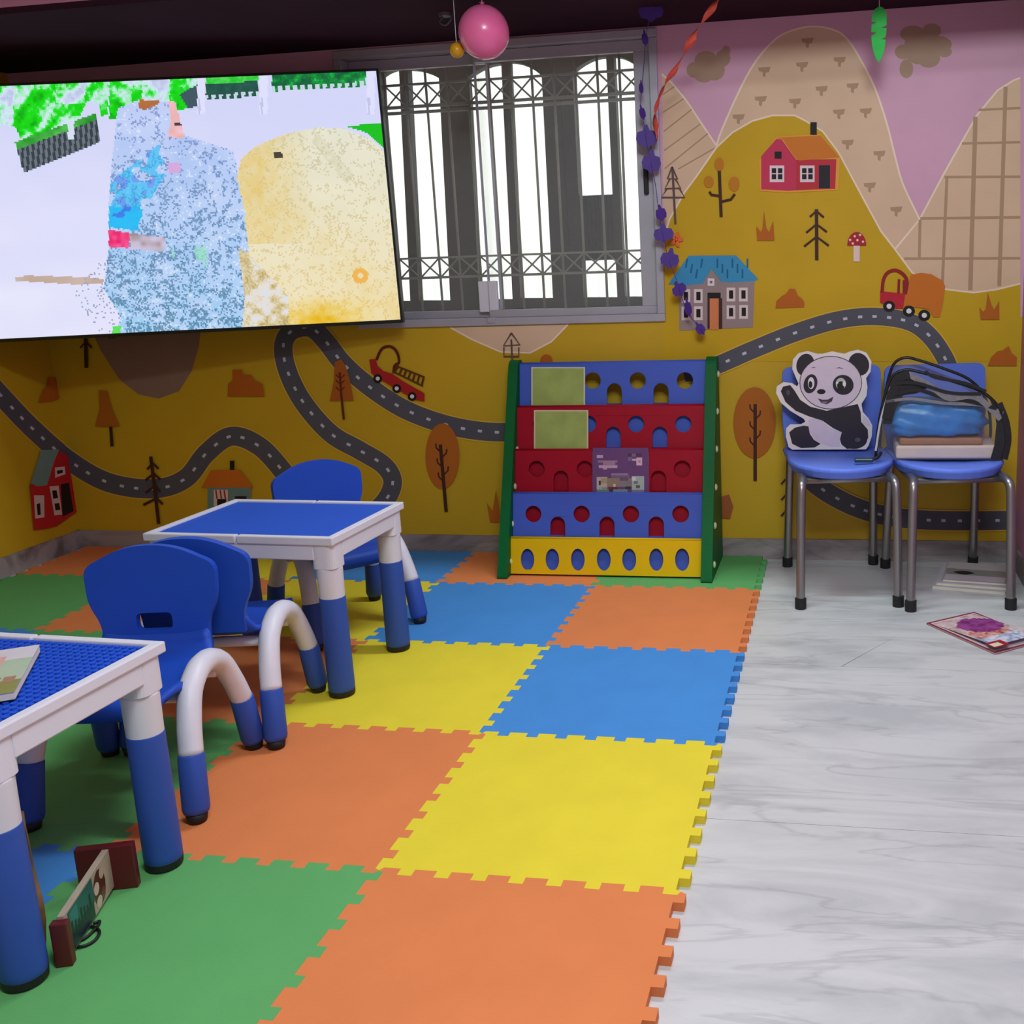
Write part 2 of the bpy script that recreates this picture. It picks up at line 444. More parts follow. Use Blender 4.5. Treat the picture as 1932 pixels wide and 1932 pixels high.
# red house with orange roof
B = crop(1240, 160, 4.025)
def P_(f, *pts): return [f(*p) for p in pts]
def R_(m_, f, x0, y0, x1, y1, c): m_.poly(P_(f, (x0, y0), (x1, y0), (x1, y1), (x0, y1)), c)
mo = Motif()
mo.poly(P_(B, (775, 580), (905, 395), (1240, 375), (1390, 555), (1372, 800), (1000, 820), (780, 808)), (235, 165, 60))
mo.poly(P_(B, (1045, 570), (1360, 565), (1352, 790), (1050, 802)), (196, 50, 62))
mo.poly(P_(B, (790, 545), (905, 412), (945, 415), (1055, 570), (1055, 802), (1000, 806), (790, 795)), (205, 55, 88))
mo.poly(P_(B, (905, 403), (1240, 385), (1385, 553), (1080, 575), (1050, 560), (955, 415)), (216, 124, 36))
R_(mo, B, 1163, 285, 1212, 382, BLK); R_(mo, B, 892, 508, 945, 562, BLK); R_(mo, B, 1228, 612, 1312, 787, (36, 36, 44))
for x in (855, 1085):
    R_(mo, B, x, 614, x + 110, 740, (238, 215, 222))
    for dx in (15, 62):
        for dy in (20, 66): R_(mo, B, x + dx, 614 + dy, x + dx + 34, 614 + dy + 38, BLK)
mo.build('mural_house', 'red painted house with orange roof')
mo = Motif()
mo.poly(P_(B, (165, 1500), (740, 1488), (728, 1840), (170, 1866)), (158, 138, 138))
mo.poly(P_(B, (85, 1515), (240, 1298), (600, 1296), (768, 1475), (735, 1492), (560, 1502), (490, 1497), (415, 1400), (345, 1512), (230, 1522)), (62, 150, 196))
for k in range(13):
    x = 230 + k * 38; y = 1320 + (k % 3) * 40
    if abs(x - 415) > 60 or y < 1330:
        mo.line(P_(B, (x, y), (x - 12 + (12 if x > 430 else 0), y + 70)), 3.2, (28, 104, 150))
mo.poly(P_(B, (345, 1520), (415, 1408), (490, 1505)), (158, 138, 138)); R_(mo, B, 385, 1470, 435, 1526, (235, 225, 230)); R_(mo, B, 400, 1488, 420, 1508, (120, 110, 110))
for x, y in ((186, 1552), (280, 1552), (528, 1540), (622, 1540), (186, 1684), (280, 1682), (528, 1674), (624, 1672)):
    R_(mo, B, x, y, x + 66, y + 104, (232, 214, 210)); R_(mo, B, x + 18, y + 20, x + 50, y + 84, BLK)
R_(mo, B, 383, 1578, 483, 1622, BLK); R_(mo, B, 383, 1620, 495, 1852, BRN); R_(mo, B, 400, 1622, 468, 1858, (222, 134, 84))
mo.build('mural_house', 'grey painted house with teal roof')
# trees, plants, mushroom on the right
mo = Motif(); TL = (104, 78, 74)
for l in ([(115, 625), (80, 712), (155, 715), (115, 625)], [(98, 715), (60, 790), (180, 785), (140, 715)], [(75, 790), (35, 856), (212, 856), (172, 790)]): mo.line(P_(B, *l), 3.2, TL)
mo.line(P_(B, (118, 640), (140, 1060)), 4.2, TL); mo.build('mural_tree', 'outlined pine by the window')
mo = Motif(); mo.line(P_(B, (472, 640), (487, 1005)), 6, BRN); mo.line(P_(B, (398, 812), (412, 836), (478, 846)), 5, BRN); mo.line(P_(B, (490, 888), (560, 872), (590, 830)), 5, BRN)
for c in ((472, 605, 36, 50), (393, 738, 38, 44), (585, 754, 42, 56)):
    p = B(c[0], c[1]); mo.ell(p[0], p[1], c[2] / 4.025, c[3] / 4.025, (200, 128, 26))
mo.build('mural_tree', 'three-leaved brown tree')
mo = Motif(); mo.poly(P_(B, (760, 1184), (752, 1075), (788, 1118), (800, 1090), (812, 955), (830, 1090), (850, 1118), (882, 1030), (892, 1184)), RUST); mo.build('mural_grass')
mo = Motif(); mo.line(P_(B, (1210, 945), (1212, 1332)), 6.5, BRN)
for l in ([(1160, 1003), (1210, 958), (1265, 1008)], [(1132, 1124), (1210, 1058), (1288, 1118)], [(1116, 1228), (1210, 1153), (1303, 1222)]): mo.line(P_(B, *l), 4.2, BRN)
mo.build('mural_tree', 'dark bare pine')
mo = Motif(); R_(mo, B, 1490, 1220, 1538, 1342, (238, 210, 200)); p = B(1515, 1222)
mo.poly([(p[0] + 18 * math.cos(a * math.pi / 12), p[1] - 26 * math.sin(a * math.pi / 12)) for a in range(13)], (176, 32, 46))
for x, y in ((1500, 1150), (1465, 1178), (1520, 1180), (1562, 1192), (1485, 1205), (1540, 1140)):
    q = B(x, y); mo.ell(q[0], q[1], 2.4, 2.4, (245, 205, 200), 8)
mo.build('mural_mushroom', 'red spotted mushroom')
mo = Motif(); mo.poly(P_(B, (900, 1696), (905, 1642), (945, 1606), (980, 1585), (1005, 1548), (1048, 1550), (1068, 1600), (1098, 1622), (1118, 1650), (1116, 1688)), RUST); mo.build('mural_bush')
D = crop(1580, 320, 5.085)
mo = Motif()
mo.poly(P_(D, (700, 1010), (800, 990), (900, 1003), (1010, 1068), (1032, 1120), (1012, 1280), (982, 1412), (920, 1416), (880, 1340), (760, 1322), (640, 1312), (650, 1200), (690, 1060)), (214, 118, 32))
mo.poly(P_(D, (410, 1165), (650, 1190), (630, 1335), (560, 1335), (440, 1290), (408, 1275)), (196, 34, 52))
mo.line(P_(D, (428, 1180), (440, 1060), (482, 988), (560, 966), (636, 1010), (668, 1080), (650, 1195)), 6.5, (150, 28, 30), 4)
mo.line(P_(D, (590, 1050), (585, 1190)), 5, (150, 28, 30)); mo.line(P_(D, (640, 1060), (640, 1190)), 6, (150, 28, 30))
for x, y in ((495, 1310), (685, 1356), (832, 1397)):
    p = D(x, y); mo.ell(p[0], p[1], 11.5, 10.5, BLK, 14); mo.ell(p[0], p[1], 5, 5, (240, 235, 238), 10)
mo.build('mural_truck', 'red and orange tanker truck')
mo = Motif(); mo.poly(P_(D, (1372, 1438), (1358, 1318), (1394, 1362), (1420, 1340), (1440, 1178), (1474, 1290), (1500, 1342), (1550, 1258), (1552, 1438)), RUST); mo.build('mural_grass')
mo = Motif(); mo.poly(P_(D, (1440, 1880), (1470, 1800), (1530, 1742), (1582, 1732), (1640, 1690), (1672, 1762), (1720, 1800), (1716, 1880)), RUST); mo.build('mural_bush')
E_ = crop(1340, 640, 3.116)
def oval_tree(cx, cy, rx, ry, t0, t1, lab):
    m_ = Motif(); m_.ell(cx, cy, rx, ry, (184, 104, 30), 28); m_.line([t0, t1], 6.5, BRN)
    dx = (t1[0] - t0[0]) / (t1[1] - t0[1])
    for f, s in ((.12, -1), (.2, 1), (.34, -1), (.46, 1), (.55, -1)):
        y = t0[1] + (t1[1] - t0[1]) * f; x = t0[0] + dx * (y - t0[1]); m_.line([(x, y), (x + 9 * s, y - 9), (x + 10 * s, y - 17)], 3, BRN)
    m_.build('mural_tree', lab)
oval_tree(1424, 797, 40, 67, (1425, 762), (1425, 907), 'round orange tree right of the shelf')
oval_tree(836, 860, 32, 62, (832, 838), (843, 965), 'round orange tree left of the shelf')
G = crop(480, 600, 3.864)
mo = Motif(); mo.poly(P_(G, (1722, 1486), (1698, 1345), (1740, 1405), (1765, 1245), (1790, 1400), (1800, 1486)), RUST); mo.build('mural_grass')
mo = Motif(); mo.poly([(1356, 938), (1376, 932), (1384, 955), (1378, 978), (1356, 976)], (168, 92, 50)); mo.build('mural_bush')
mo = Motif()
for y in (905, 935, 965): mo.line([(1474, y + 8), (1490, y - 10)], 3.4, BRN)
mo.line([(1490, 880), (1491, 990)], 4, BRN); mo.build('mural_tree', 'bare pine behind the chair leg')
mo = Motif()
mo.line(P_(G, (895, 305), (915, 255), (945, 215), (1000, 207), (1045, 248), (1060, 320), (1028, 345), (1020, 400)), 5, (100, 30, 16), 3)
mo.poly(P_(G, (843, 300), (888, 298), (905, 350), (945, 385), (1010, 405), (1100, 465), (1245, 548), (1245, 608), (1180, 595), (1090, 545), (950, 462), (858, 402)), (180, 32, 34))
mo.line(P_(G, (1035, 345), (1245, 430)), 3, (100, 52, 20)); mo.line(P_(G, (1010, 385), (1235, 495)), 3, (100, 52, 20))
for k in range(7):
    t = k / 6; mo.line(P_(G, (1050 + 190 * t, 350 + 78 * t), (1030 + 195 * t, 392 + 96 * t)), 4, (100, 52, 20))
for x, y in ((905, 440), (1043, 512), (1155, 570)):
    p = G(x, y); mo.ell(p[0], p[1], 8.5, 8.5, BLK, 14); mo.ell(p[0], p[1], 4, 4, (235, 230, 235), 8)
mo.build('mural_truck', 'red fire engine with ladder')
mo = Motif(); mo.poly(P_(G, (592, 320), (640, 300), (668, 340), (700, 440), (730, 600), (555, 602), (585, 460)), (178, 94, 30)); mo.line(P_(G, (628, 395), (640, 560), (658, 738)), 4.5, (104, 40, 26))
for f in (430, 470, 520): mo.line(P_(G, (600, f - 18), (632, f + 12), (664, f - 18)), 2.6, (104, 40, 26))
mo.build('mural_tree', 'orange pine under the screen corner')
K = crop(0, 620, 3.45)
mo = Motif(); mo.poly(P_(K, (1488, 440), (1490, 360), (1520, 335), (1520, 266), (1582, 266), (1590, 298), (1640, 300), (1662, 335), (1715, 362), (1728, 440)), RUST); mo.build('mural_bush')
mo = Motif(); mo.poly(P_(K, (240, 482), (270, 400), (305, 370), (305, 318), (370, 320), (372, 380), (398, 450), (340, 470)), RUST); mo.build('mural_bush')
mo = Motif(); mo.poly(P_(K, (625, 636), (655, 520), (650, 400), (705, 405), (735, 520), (785, 636)), (186, 104, 24)); mo.line(P_(K, (728, 636), (737, 765)), 6, BRN); mo.build('mural_tree', 'dim orange pine under the screen')
mo = Motif(); mo.line(P_(K, (565, 60), (570, 255)), 7, BRN); mo.line(P_(K, (530, 125), (565, 85), (605, 125)), 3.5, BRN); mo.build('mural_tree', 'pine cut off by the screen')
mo = Motif(); mo.line(P_(K, (988, 830), (1010, 1000), (1040, 1268)), 6.5, BRN)
for y, w in ((880, 34), (950, 46), (1030, 44), (1110, 60)): mo.line(P_(K, (1000 - w, y + 35), (1000 + (y - 880) * .12, y - 10), (1005 + w, y + 30)), 4.6, BRN)
mo.build('mural_tree', 'dark pine crossing the road')
mo = Motif(); R_(mo, K, 1358, 1030, 1638, 1260, (110, 140, 140)); mo.poly(P_(K, (1318, 1032), (1380, 920), (1570, 918), (1655, 1032)), (206, 112, 30)); R_(mo, K, 1503, 858, 1532, 918, BLK)
R_(mo, K, 1398, 1046, 1490, 1152, (225, 200, 195))
for x in (1412, 1440, 1466): mo.line(P_(K, (x, 1048), (x + 8, 1105)), 3, (170, 40, 40))
R_(mo, K, 1420, 1106, 1480, 1152, BLK); R_(mo, K, 1536, 1088, 1612, 1142, BLK); mo.build('mural_house', 'small house with orange roof by the table')
Q = crop(0, 620, 3.863)
mo = Motif(); mo.poly(P_(Q, (205, 1142), (300, 1030), (385, 930), (415, 895), (480, 918), (520, 1060), (548, 1190), (548, 1335), (480, 1385), (400, 1440), (320, 1458), (235, 1467)), (196, 34, 38))
mo.poly(P_(Q, (212, 1125), (290, 885), (420, 880), (385, 960), (330, 1142), (260, 1150)), (120, 150, 142))
mo.poly(P_(Q, (235, 1215), (310, 1215), (312, 1375), (245, 1385)), (225, 195, 188)); mo.poly(P_(Q, (255, 1280), (280, 1270), (285, 1355), (262, 1360)), BLK)
mo.poly(P_(Q, (348, 1150), (415, 1145), (440, 1355), (385, 1362)), (225, 195, 188)); mo.poly(P_(Q, (368, 1180), (400, 1178), (412, 1235), (375, 1240)), BLK); mo.poly(P_(Q, (385, 1275), (420, 1270), (428, 1320), (392, 1325)), BLK)
mo.poly(P_(Q, (388, 1012), (460, 1005), (465, 1060), (390, 1088)), (225, 195, 188)); mo.poly(P_(Q, (402, 1035), (445, 1030), (445, 1050), (405, 1062)), BLK)
mo.poly(P_(Q, (430, 1135), (490, 1122), (525, 1330), (445, 1372)), BLK); mo.build('mural_house', 'red house folded around the room corner')
mo = Motif(); mo.line([(966, 628), (951, 652), (982, 650), (966, 628)], 3, TL); mo.line([(952, 655), (952, 672), (980, 672), (980, 655)], 3, TL); mo.line([(966, 640), (968, 690)], 3.2, TL); mo.build('mural_tree', 'outlined pine above the shelf')
mo = Motif(); mo.ell(1032, 682, 12, 14, RUST); mo.build('mural_bush')

# ------------------------------------------------------------------ window, grille and what stands outside
ALU = mat('grey_aluminium', (178, 176, 186), .45, metal=.2, var=.04)
GRILL = mat('painted_iron', (132, 128, 112), .5, var=.1)
GLASS = mat('window_glass', (225, 235, 235), .05, alpha=.10, var=0.0)
win = thing('window_1', 'grey aluminium sliding window with ornamental iron grille', 'window', ((WX0 + WX1) / 2, YW + .04, WZ0))
win['kind'] = 'structure'
def ring(x0, x1, z0, z1, w, y0, y1, wb=None, wt=None, wl=None, wr=None):
    wb, wt, wl, wr = wb or w, wt or w, wl or w, wr or w
    return join(box(x0, x1, y0, y1, z0, z0 + wb), box(x0, x1, y0, y1, z1 - wt, z1), box(x0, x0 + wl, y0, y1, z0 + wb, z1 - wt), box(x1 - wr, x1, y0, y1, z0 + wb, z1 - wt))
mk('outer_frame', ring(WX0 - .012, WX1 + .012, WZ0 - .012, WZ1 + .004, .03, YW - .014, YW + .10), ALU, win, world=True, bevel=.003)
XM = -1.075
for nm, x0, x1, y, wl_, wr_ in (('sash', WX0 + .02, XM + .03, .055, .03, .004), ('sash', XM - .01, WX1 - .018, .022, .004, .062)):
    s = mk(nm, ring(x0, x1, WZ0 + .018, WZ1 - .028, .030, YW + y - .012, YW + y + .012, wt=.04, wl=wl_, wr=wr_), ALU, win, world=True, bevel=.002)
    mk('pane', box(x0 + wl_ - .002, x1 - wr_ + .002, YW + y - .002, YW + y + .002, WZ0 + .05, WZ1 - .065), GLASS, s, world=True)
P = onwall(1219, 338, YW)
mk('handle', rbox(P.x - .008, P.x + .008, YW - .012, YW + .012, P.z - .055, P.z + .055, .004), BLACKR, win, world=True)
gb0, gb1 = onwall(903, 590), onwall(934, 530)
mk('stile_foot', rbox(gb0.x, gb1.x, YW + .012, YW + .034, WZ0 + .04, gb1.z, .004), WHITEP, win, world=True)  # added block: foot of the meeting stile, whose upper part is lost in glare
mk('latch', rbox(XM - .012, XM + .02, YW - .02, YW + .012, WZ0 - .002, WZ0 + .02, .003), ALU, win, world=True)
YG = YW + .095
gz0, gz1 = WZ0 + .015, WZ1 - .02
zt1, zt2, zt3 = onwall(1024, 143, YG).z, onwall(1024, 186, YG).z, onwall(1024, 192, YG).z
zb1, zb2 = onwall(1024, 479, YG).z, onwall(1024, 517, YG).z
xg = [onwall(660 + c / 3.018, 110, YG).x for c in (1030,)][0]
bars = [xg + .0862 * k for k in range(-8, 8) if WX0 + .03 < xg + .0862 * k < WX1 - .03]
for x in bars:
    mk('grille_bar', tube([(x, YG, gz0), (x, YG, gz1)], .0052, 8), GRILL, win, world=True, smooth=True)
for z, r in ((zt1, .004), (zt2, .0055), (zt3 - .01, .0055), (zb1, .004), (zb2, .005)):
    mk('grille_rail', box(WX0 + .03, WX1 - .03, YG - .006, YG + .006, z - r, z + r), GRILL, win, world=True)
for za, zb in ((zt2, zt1), (zb2, zb1)):
    for i in range(len(bars) - 1):
        a, b = bars[i], bars[i + 1]; mid = (a + b) / 2
        for (p, q) in (((a, za), (b, zb)), ((a, zb), (b, za))):
            mk('grille_cross', tube([(p[0], YG + .004, p[1]), (q[0], YG + .004, q[1])], .0036, 6), GRILL, win, world=True)

BARK = mat('dark_brown_timber', (48, 39, 32), .7, var=.25, vscale=9)
SHEET = bpy.data.materials.new('white_corrugated_sheet'); SHEET.use_nodes = True
nt = SHEET.node_tree; b = nt.nodes['Principled BSDF']; out = nt.nodes['Material Output']
tr = nt.nodes.new('ShaderNodeBsdfTranslucent'); tr.inputs['Color'].default_value = (.86, .88, .80, 1)
b.inputs['Base Color'].default_value = (.82, .83, .80, 1)
wv = nt.nodes.new('ShaderNodeTexNoise'); wv.inputs['Scale'].default_value = 6
mixs = nt.nodes.new('ShaderNodeMixShader'); mixs.inputs[0].default_value = .65
nt.links.new(b.outputs[0], mixs.inputs[1]); nt.links.new(tr.outputs[0], mixs.inputs[2]); nt.links.new(mixs.outputs[0], out.inputs[0])
W_ = crop(660, 0, 3.018)
YO = YW + .62
def scr(x, y): p = onwall(*W_(x, y), YO); return (p.x, p.z)
def arched(xl, xr, yb, side, top=360, spring=445):
    """opening traced in the picture: half of an arch, rising towards its post on 'side'"""
    lo = [(xl + .075 * (yb - 1000) * .6, yb), (xr + .075 * (yb - 1000) * .6, yb)]
    up = []
    n = 6
    for k in range(n + 1):
        t = k / n
        x = xr + (xl - xr) * t
        f = t if side == 'r' else 1 - t
        up.append((x - 33, top + (spring - top) * f * f))
    return lo + up
OPEN = [arched(212, 312, 1715, 'r', 392, 430), arched(362, 540, 1712, 'l', 394, 445), arched(705, 895, 1705, 'r', 362, 438), arched(940, 1125, 1698, 'l', 352, 430), arched(1300, 1492, 1694, 'r', 322, 410), arched(1535, 1690, 1690, 'l', 320, 400), [(1248, 1400), (1252, 1400), (1206, 560), (1196, 560)], [(40, 1715), (150, 1715), (80, 420), (-40, 440)]]
hol = [[scr(*p) for p in o] for o in OPEN]
xs_ = [p[0] for h in hol for p in h]
arc = thing('arcade', 'dark brown timber arcade with arched openings outside the window', 'arcade', (-.9, YO, 0))
mk('screen', prism([(-2.6, 0), (.6, 0), (.6, 2.9), (-2.6, 2.9)], hol, .05, ((0, YO, 0), (1, 0, 0), (0, 0, 1), (0, -1, 0))), BARK, arc, world=True)
a0, a1 = scr(1290, 1112), scr(1512, 1478)
mk('infill_panel', box(a0[0], a1[0], YO + .052, YO + .08, a1[1], a0[1]), BARK, arc, world=True)
for k in range(9):
    x = a0[0] + (a1[0] - a0[0]) * (k + .5) / 9
    mk('batten', box(x - .006, x + .006, YO + .044, YO + .052, a1[1], a0[1]), BARK, arc, world=True)
V, Fa = [], []
n = 320
for i in range(n + 1):
    x = -3.4 + 4.6 * i / n
    y = YO + .35 + .012 * math.sin(x * 2 * math.pi / .06)
    V += [(x, y, -.05), (x, y, 3.2)]
for i in range(n): Fa.append((2 * i, 2 * i + 2, 2 * i + 3, 2 * i + 1))
tag(mk('corrugated_sheet', (V, Fa), SHEET, smooth=True), 'bright white corrugated sheeting behind the arcade outside', 'sheeting')
tag(mk('yard_ground', box(-4, 2, YW + .16, 5.5, -.3, -.08), mat('concrete', (150, 146, 140), .9, var=.1)), 'grey concrete yard outside the window', 'ground', kind='structure')

# ------------------------------------------------------------------ television swung out across the left corner
TVW, TVH = 1.66, .935
tvc = Vector((-2.204, 1.937, 1.428))
tvM = Matrix.Rotation(.208, 3, 'Z') @ Matrix.Rotation(.0013, 3, 'X') @ Matrix.Rotation(-.013, 3, 'Y')
tv = thing('television', 'large flat television glowing with a blurred outdoor video', 'television', tuple(tvc))
def tvp(vf): return [tvM @ Vector(v) for v in vf[0]], vf[1]
TVB = mat('black_bezel', (14, 14, 16), .35)
mk('casing', tvp(rbox(-TVW / 2, TVW / 2, .002, .035, -TVH / 2, TVH / 2, .004)), TVB, tv)
mk('back_housing', tvp(rbox(-.5, .5, .035, .07, -.36, .1, .01)), TVB, tv)
bz = .009
mk('bezel', tvp(ring(-TVW / 2, TVW / 2, -TVH / 2, TVH / 2, bz, -.004, .004, wb=.013)), TVB, tv)
q = tvM @ Vector((.1, .07, -.1))
mk('wall_bracket', join(tube([q, Vector((q.x, YW - tvc.y - .012, q.z))], .02, 10), box(q.x - .12, q.x + .12, YW - tvc.y - .014, YW - tvc.y - .001, q.z - .15, q.z + .15)), TVB, tv)
mk('sensor', tvp(box(-.30, -.27, -.006, -.003, -TVH / 2 - .006, -TVH / 2 + .004)), TVB, tv)

def inside(poly, x, y):
    c = False; n = len(poly)
    for i in range(n):
        (x1, y1), (x2, y2) = poly[i], poly[i - 1]
        if (y1 > y) != (y2 > y) and x < (x2 - x1) * (y - y1) / (y2 - y1) + x1: c = not c
    return c
def mixc(a, b, t): return tuple(a[i] + (b[i] - a[i]) * t for i in range(3))
rt = random.Random(3)
HASH = [rt.random() for _ in range(4096)]
def hsh(i, j): return HASH[(i * 73 + j * 331 + i * j * 7) % 4096]
def vn(u, v, sx, sy=None):
    """smooth value noise over the picture"""
    x, y = u / sx, v / (sy or sx); i, j = math.floor(x), math.floor(y); fx, fy = x - i, y - j
    fx, fy = fx * fx * (3 - 2 * fx), fy * fy * (3 - 2 * fy)
    a_, b_ = hsh(i, j) + (hsh(i + 1, j) - hsh(i, j)) * fx, hsh(i, j + 1) + (hsh(i + 1, j + 1) - hsh(i, j + 1)) * fx
    return a_ + (b_ - a_) * fy
def pick(k, stops):
    """blend along a list of (position, colour)"""
    for (p0, c0), (p1, c1) in zip(stops, stops[1:]):
        if k <= p1: return mixc(c0, c1, max(0, min(1, (k - p0) / (p1 - p0))))
    return stops[-1][1]
LEAF = [(0, (10, 120, 50)), (.28, (0, 205, 12)), (.48, (20, 222, 30)), (.6, (150, 235, 175)), (.75, (210, 232, 246)), (1, (190, 196, 232))]
def video(u, v):
    """the still on the screen: a terrace with railings, a sparkling blue figure, a sandy mound"""
    r = rt.random
    c = mixc((212, 214, 248), (230, 230, 252), min(1, max(0, (v - 200) / 350)))
    c = mixc(c, (204, 208, 246), .35 * vn(u, v, 60, 40))
    if inside([(-60, 120), (205, 120), (203, 215), (190, 222), (186, 195), (165, 190), (150, 222), (40, 266), (30, 240), (-60, 225)], u, v):
        c = pick(.62 * vn(u + v * .6, v, 17, 26) + .3 * vn(u, v, 6) + .08 * r() + (.22 if u < 25 or 105 < u < 160 and v < 195 else 0), LEAF)
    if inside([(28, 268), (182, 213), (188, 268), (45, 326)], u, v):
        c = (48, 64, 72) if int(u / 5) % 2 == 0 else (104, 114, 126)
        if inside([(28, 262), (182, 207), (182, 226), (28, 284)], u, v): c = mixc((30, 140, 40), (90, 200, 90), vn(u, v, 12))
        if 128 < u < 140 and v < 262: c = (212, 224, 240)
    if inside([(206, 120), (372, 120), (372, 165), (352, 205), (300, 215), (206, 226)], u, v):
        c = pick(.6 * vn(u - v * .5 + 90, v, 18, 22) + .3 * vn(u, v, 6) + .08 * r() + (.25 if 268 < u < 320 else 0), LEAF)
    if inside([(338, 178), (372, 160), (372, 200), (355, 205)], u, v): c = (62, 86, 98)
    for x0, x1, y0, y1 in ((388, 487, 100, 188), (513, 690, 100, 173)):
        if x0 < u < x1 and y0 < v < y1 - (u - x0) * .06:
            k = .7 * vn(u, v, 11, 8) + .3 * r()
            c = pick(k, [(0, (14, 78, 58)), (.4, (10, 104, 60)), (.7, (6, 150, 50)), (1, (70, 196, 120))]) if x0 > 500 else ((mixc((0, 190, 20), (120, 225, 120), k)) if v < 158 - (u - 388) * .05 else mixc((24, 70, 66), (40, 100, 84), k))
            if v > y1 - (u - x0) * .06 - 9 and int(u / 7) % 2: c = (196, 214, 226)
    for px in (372, 490, 692):
        if px < u < px + 15 and v < 215: c = (222, 224, 252)
        if px + 2 < u < px + 6 and 185 < v < 215: c = (190, 196, 232)
    if inside([(28, 522), (60, 520), (165, 523), (195, 526), (195, 534), (150, 537), (28, 530)], u, v): c = mixc((186, 158, 142), (204, 186, 176), vn(u, v, 30))
    blue = inside([(222, 205), (262, 188), (330, 192), (348, 255), (440, 285), (462, 380), (472, 470), (476, 640), (215, 645), (228, 600), (196, 545), (205, 470), (205, 380), (212, 300)], u, v)
    if blue:
        t = min(1, max(0, (v - 200) / 420)); n_ = vn(u, v, 34)
        c = mixc((178, 194, 242), (150, 202, 240), t); c = mixc(c, (206, 218, 250), .65 * n_); c = mixc(c, (196, 212, 250), .3 * r())
        k = vn(u, v, 9) * .55 + r() * .45
        if k > .70 - .17 * t: c = mixc(c, mixc((112, 138, 196), (62, 116, 146), t), .45 + .4 * r())
        if k < .17: c = mixc(c, (228, 236, 252), .7)
        w_ = vn(u, v, 16)
        if inside([(205, 345), (300, 272), (312, 330), (292, 362), (262, 420), (262, 436), (204, 428), (206, 395)], u, v) and w_ > .32 - .25 * (v > 395): c = mixc(c, (24, 186, 246) if vn(u + 50, v, 14) < .66 else (50, 120, 232), .55 + .35 * (v > 390))
        if inside([(199, 432), (245, 440), (243, 468), (203, 466)], u, v): c = mixc((252, 96, 156), (226, 30, 104), vn(u, v, 8))
        if inside([(245, 440), (312, 448), (310, 475), (246, 470)], u, v): c = mixc((206, 196, 224), (142, 122, 116), vn(u, v, 10) ** 2)
        if inside([(262, 178), (300, 176), (300, 196), (272, 208), (262, 204)], u, v): c = mixc((190, 118, 30), (172, 104, 80), vn(u, v, 12))
        if inside([(318, 190), (352, 196), (352, 240), (345, 262), (316, 258), (322, 230)], u, v): c = mixc((250, 200, 216), (224, 168, 160), .8 * vn(u, v, 13))
        if 330 < u < 343 and 230 < v < 236: c = (70, 60, 70)
        if 318 < u < 340 and 306 < v < 326: c = (214, 168, 222)
        if 325 < u < 390 and 465 < v < 510 and vn(u, v, 20) > .5: c = mixc(c, (150, 226, 190), .7)
    elif inside([(165, 505), (230, 480), (230, 640), (190, 630), (140, 560)], u, v) and r() < .10: c = (150, 164, 190)
    if inside([(450, 470), (545, 500), (556, 640), (455, 640), (462, 560)], u, v):
        c = pick(.7 * vn(u, v, 12) + .3 * r(), [(0, (180, 152, 80)), (.35, (212, 196, 150)), (.6, (228, 222, 210)), (1, (214, 222, 250))])
    if inside([(447, 335), (455, 300), (482, 276), (540, 252), (600, 241), (650, 243), (700, 262), (730, 290), (800, 650), (545, 650), (545, 560), (470, 480), (462, 400)], u, v):
        t = min(1, max(0, (v - 260) / 340)); k = .45 * vn(u, v, 8) + .55 * r()
        c = mixc((224, 224, 206), (238, 222, 176), t); c = mixc(c, (238, 232, 206), .5 * vn(u, v, 40))
        if k < .30: c = mixc(c, mixc((182, 176, 138), (220, 176, 90), t), .45)
        left = max(0, 1 - abs(u - 480) / 110) if v < 460 else 0
        band = max(0, 1 - abs(v - 330 - (u - 480) * .95) / 90) * t
        bot = max(0, (v - 555) / 60) * max(0, 1 - abs(u - 610) / 110)
        c = mixc(c, (228, 196, 110), min(.85, .75 * left * (.5 + .6 * vn(u, v, 12)) + .5 * band * vn(u, v, 14)))
        c = mixc(c, (230, 180, 16), min(1, 1.3 * bot * (.4 + .8 * vn(u, v, 10))))
        if abs(math.hypot(u - 680, v - 520) - 10) < 5: c = (238, 180, 80)
        if 516 < u < 534 and 288 < v < 299: c = (70, 66, 50)
        if inside([(600, 252), (668, 330), (655, 348), (588, 268)], u, v): c = mixc(c, (190, 186, 146), .5 * vn(u, v, 9))
    if inside([(652, 238), (740, 230), (740, 292), (712, 268), (690, 250)], u, v): c = (0, 190, 16)
    if 212 < u < 228 and 616 < v < 640: c = (96, 224, 96)
    return lin(tuple(min(255, max(0, x)) for x in c))
nx, ny = 300, 168
sw, sh = TVW - 2 * bz, TVH - bz - .013
V, Fa, Co = [], [], []
for j in range(ny + 1):
    for i in range(nx + 1):
        V.append(tvM @ Vector((-sw / 2 + sw * i / nx, 0.0, sh / 2 + .002 - sh * j / ny)))
for j in range(ny):
    for i in range(nx):
        a = j * (nx + 1) + i; Fa.append((a, a + nx + 1, a + nx + 2, a + 1))
        c = tvc + tvM @ Vector((-sw / 2 + sw * (i + .5) / nx, 0, sh / 2 + .002 - sh * (j + .5) / ny))
        Co.append(video(*pix(c)))
SCM = emit_attr('screen_light', 1.0); SCM.cycles.emission_sampling = 'NONE'
mk('screen', (V, Fa), SCM, tv, cols=Co)

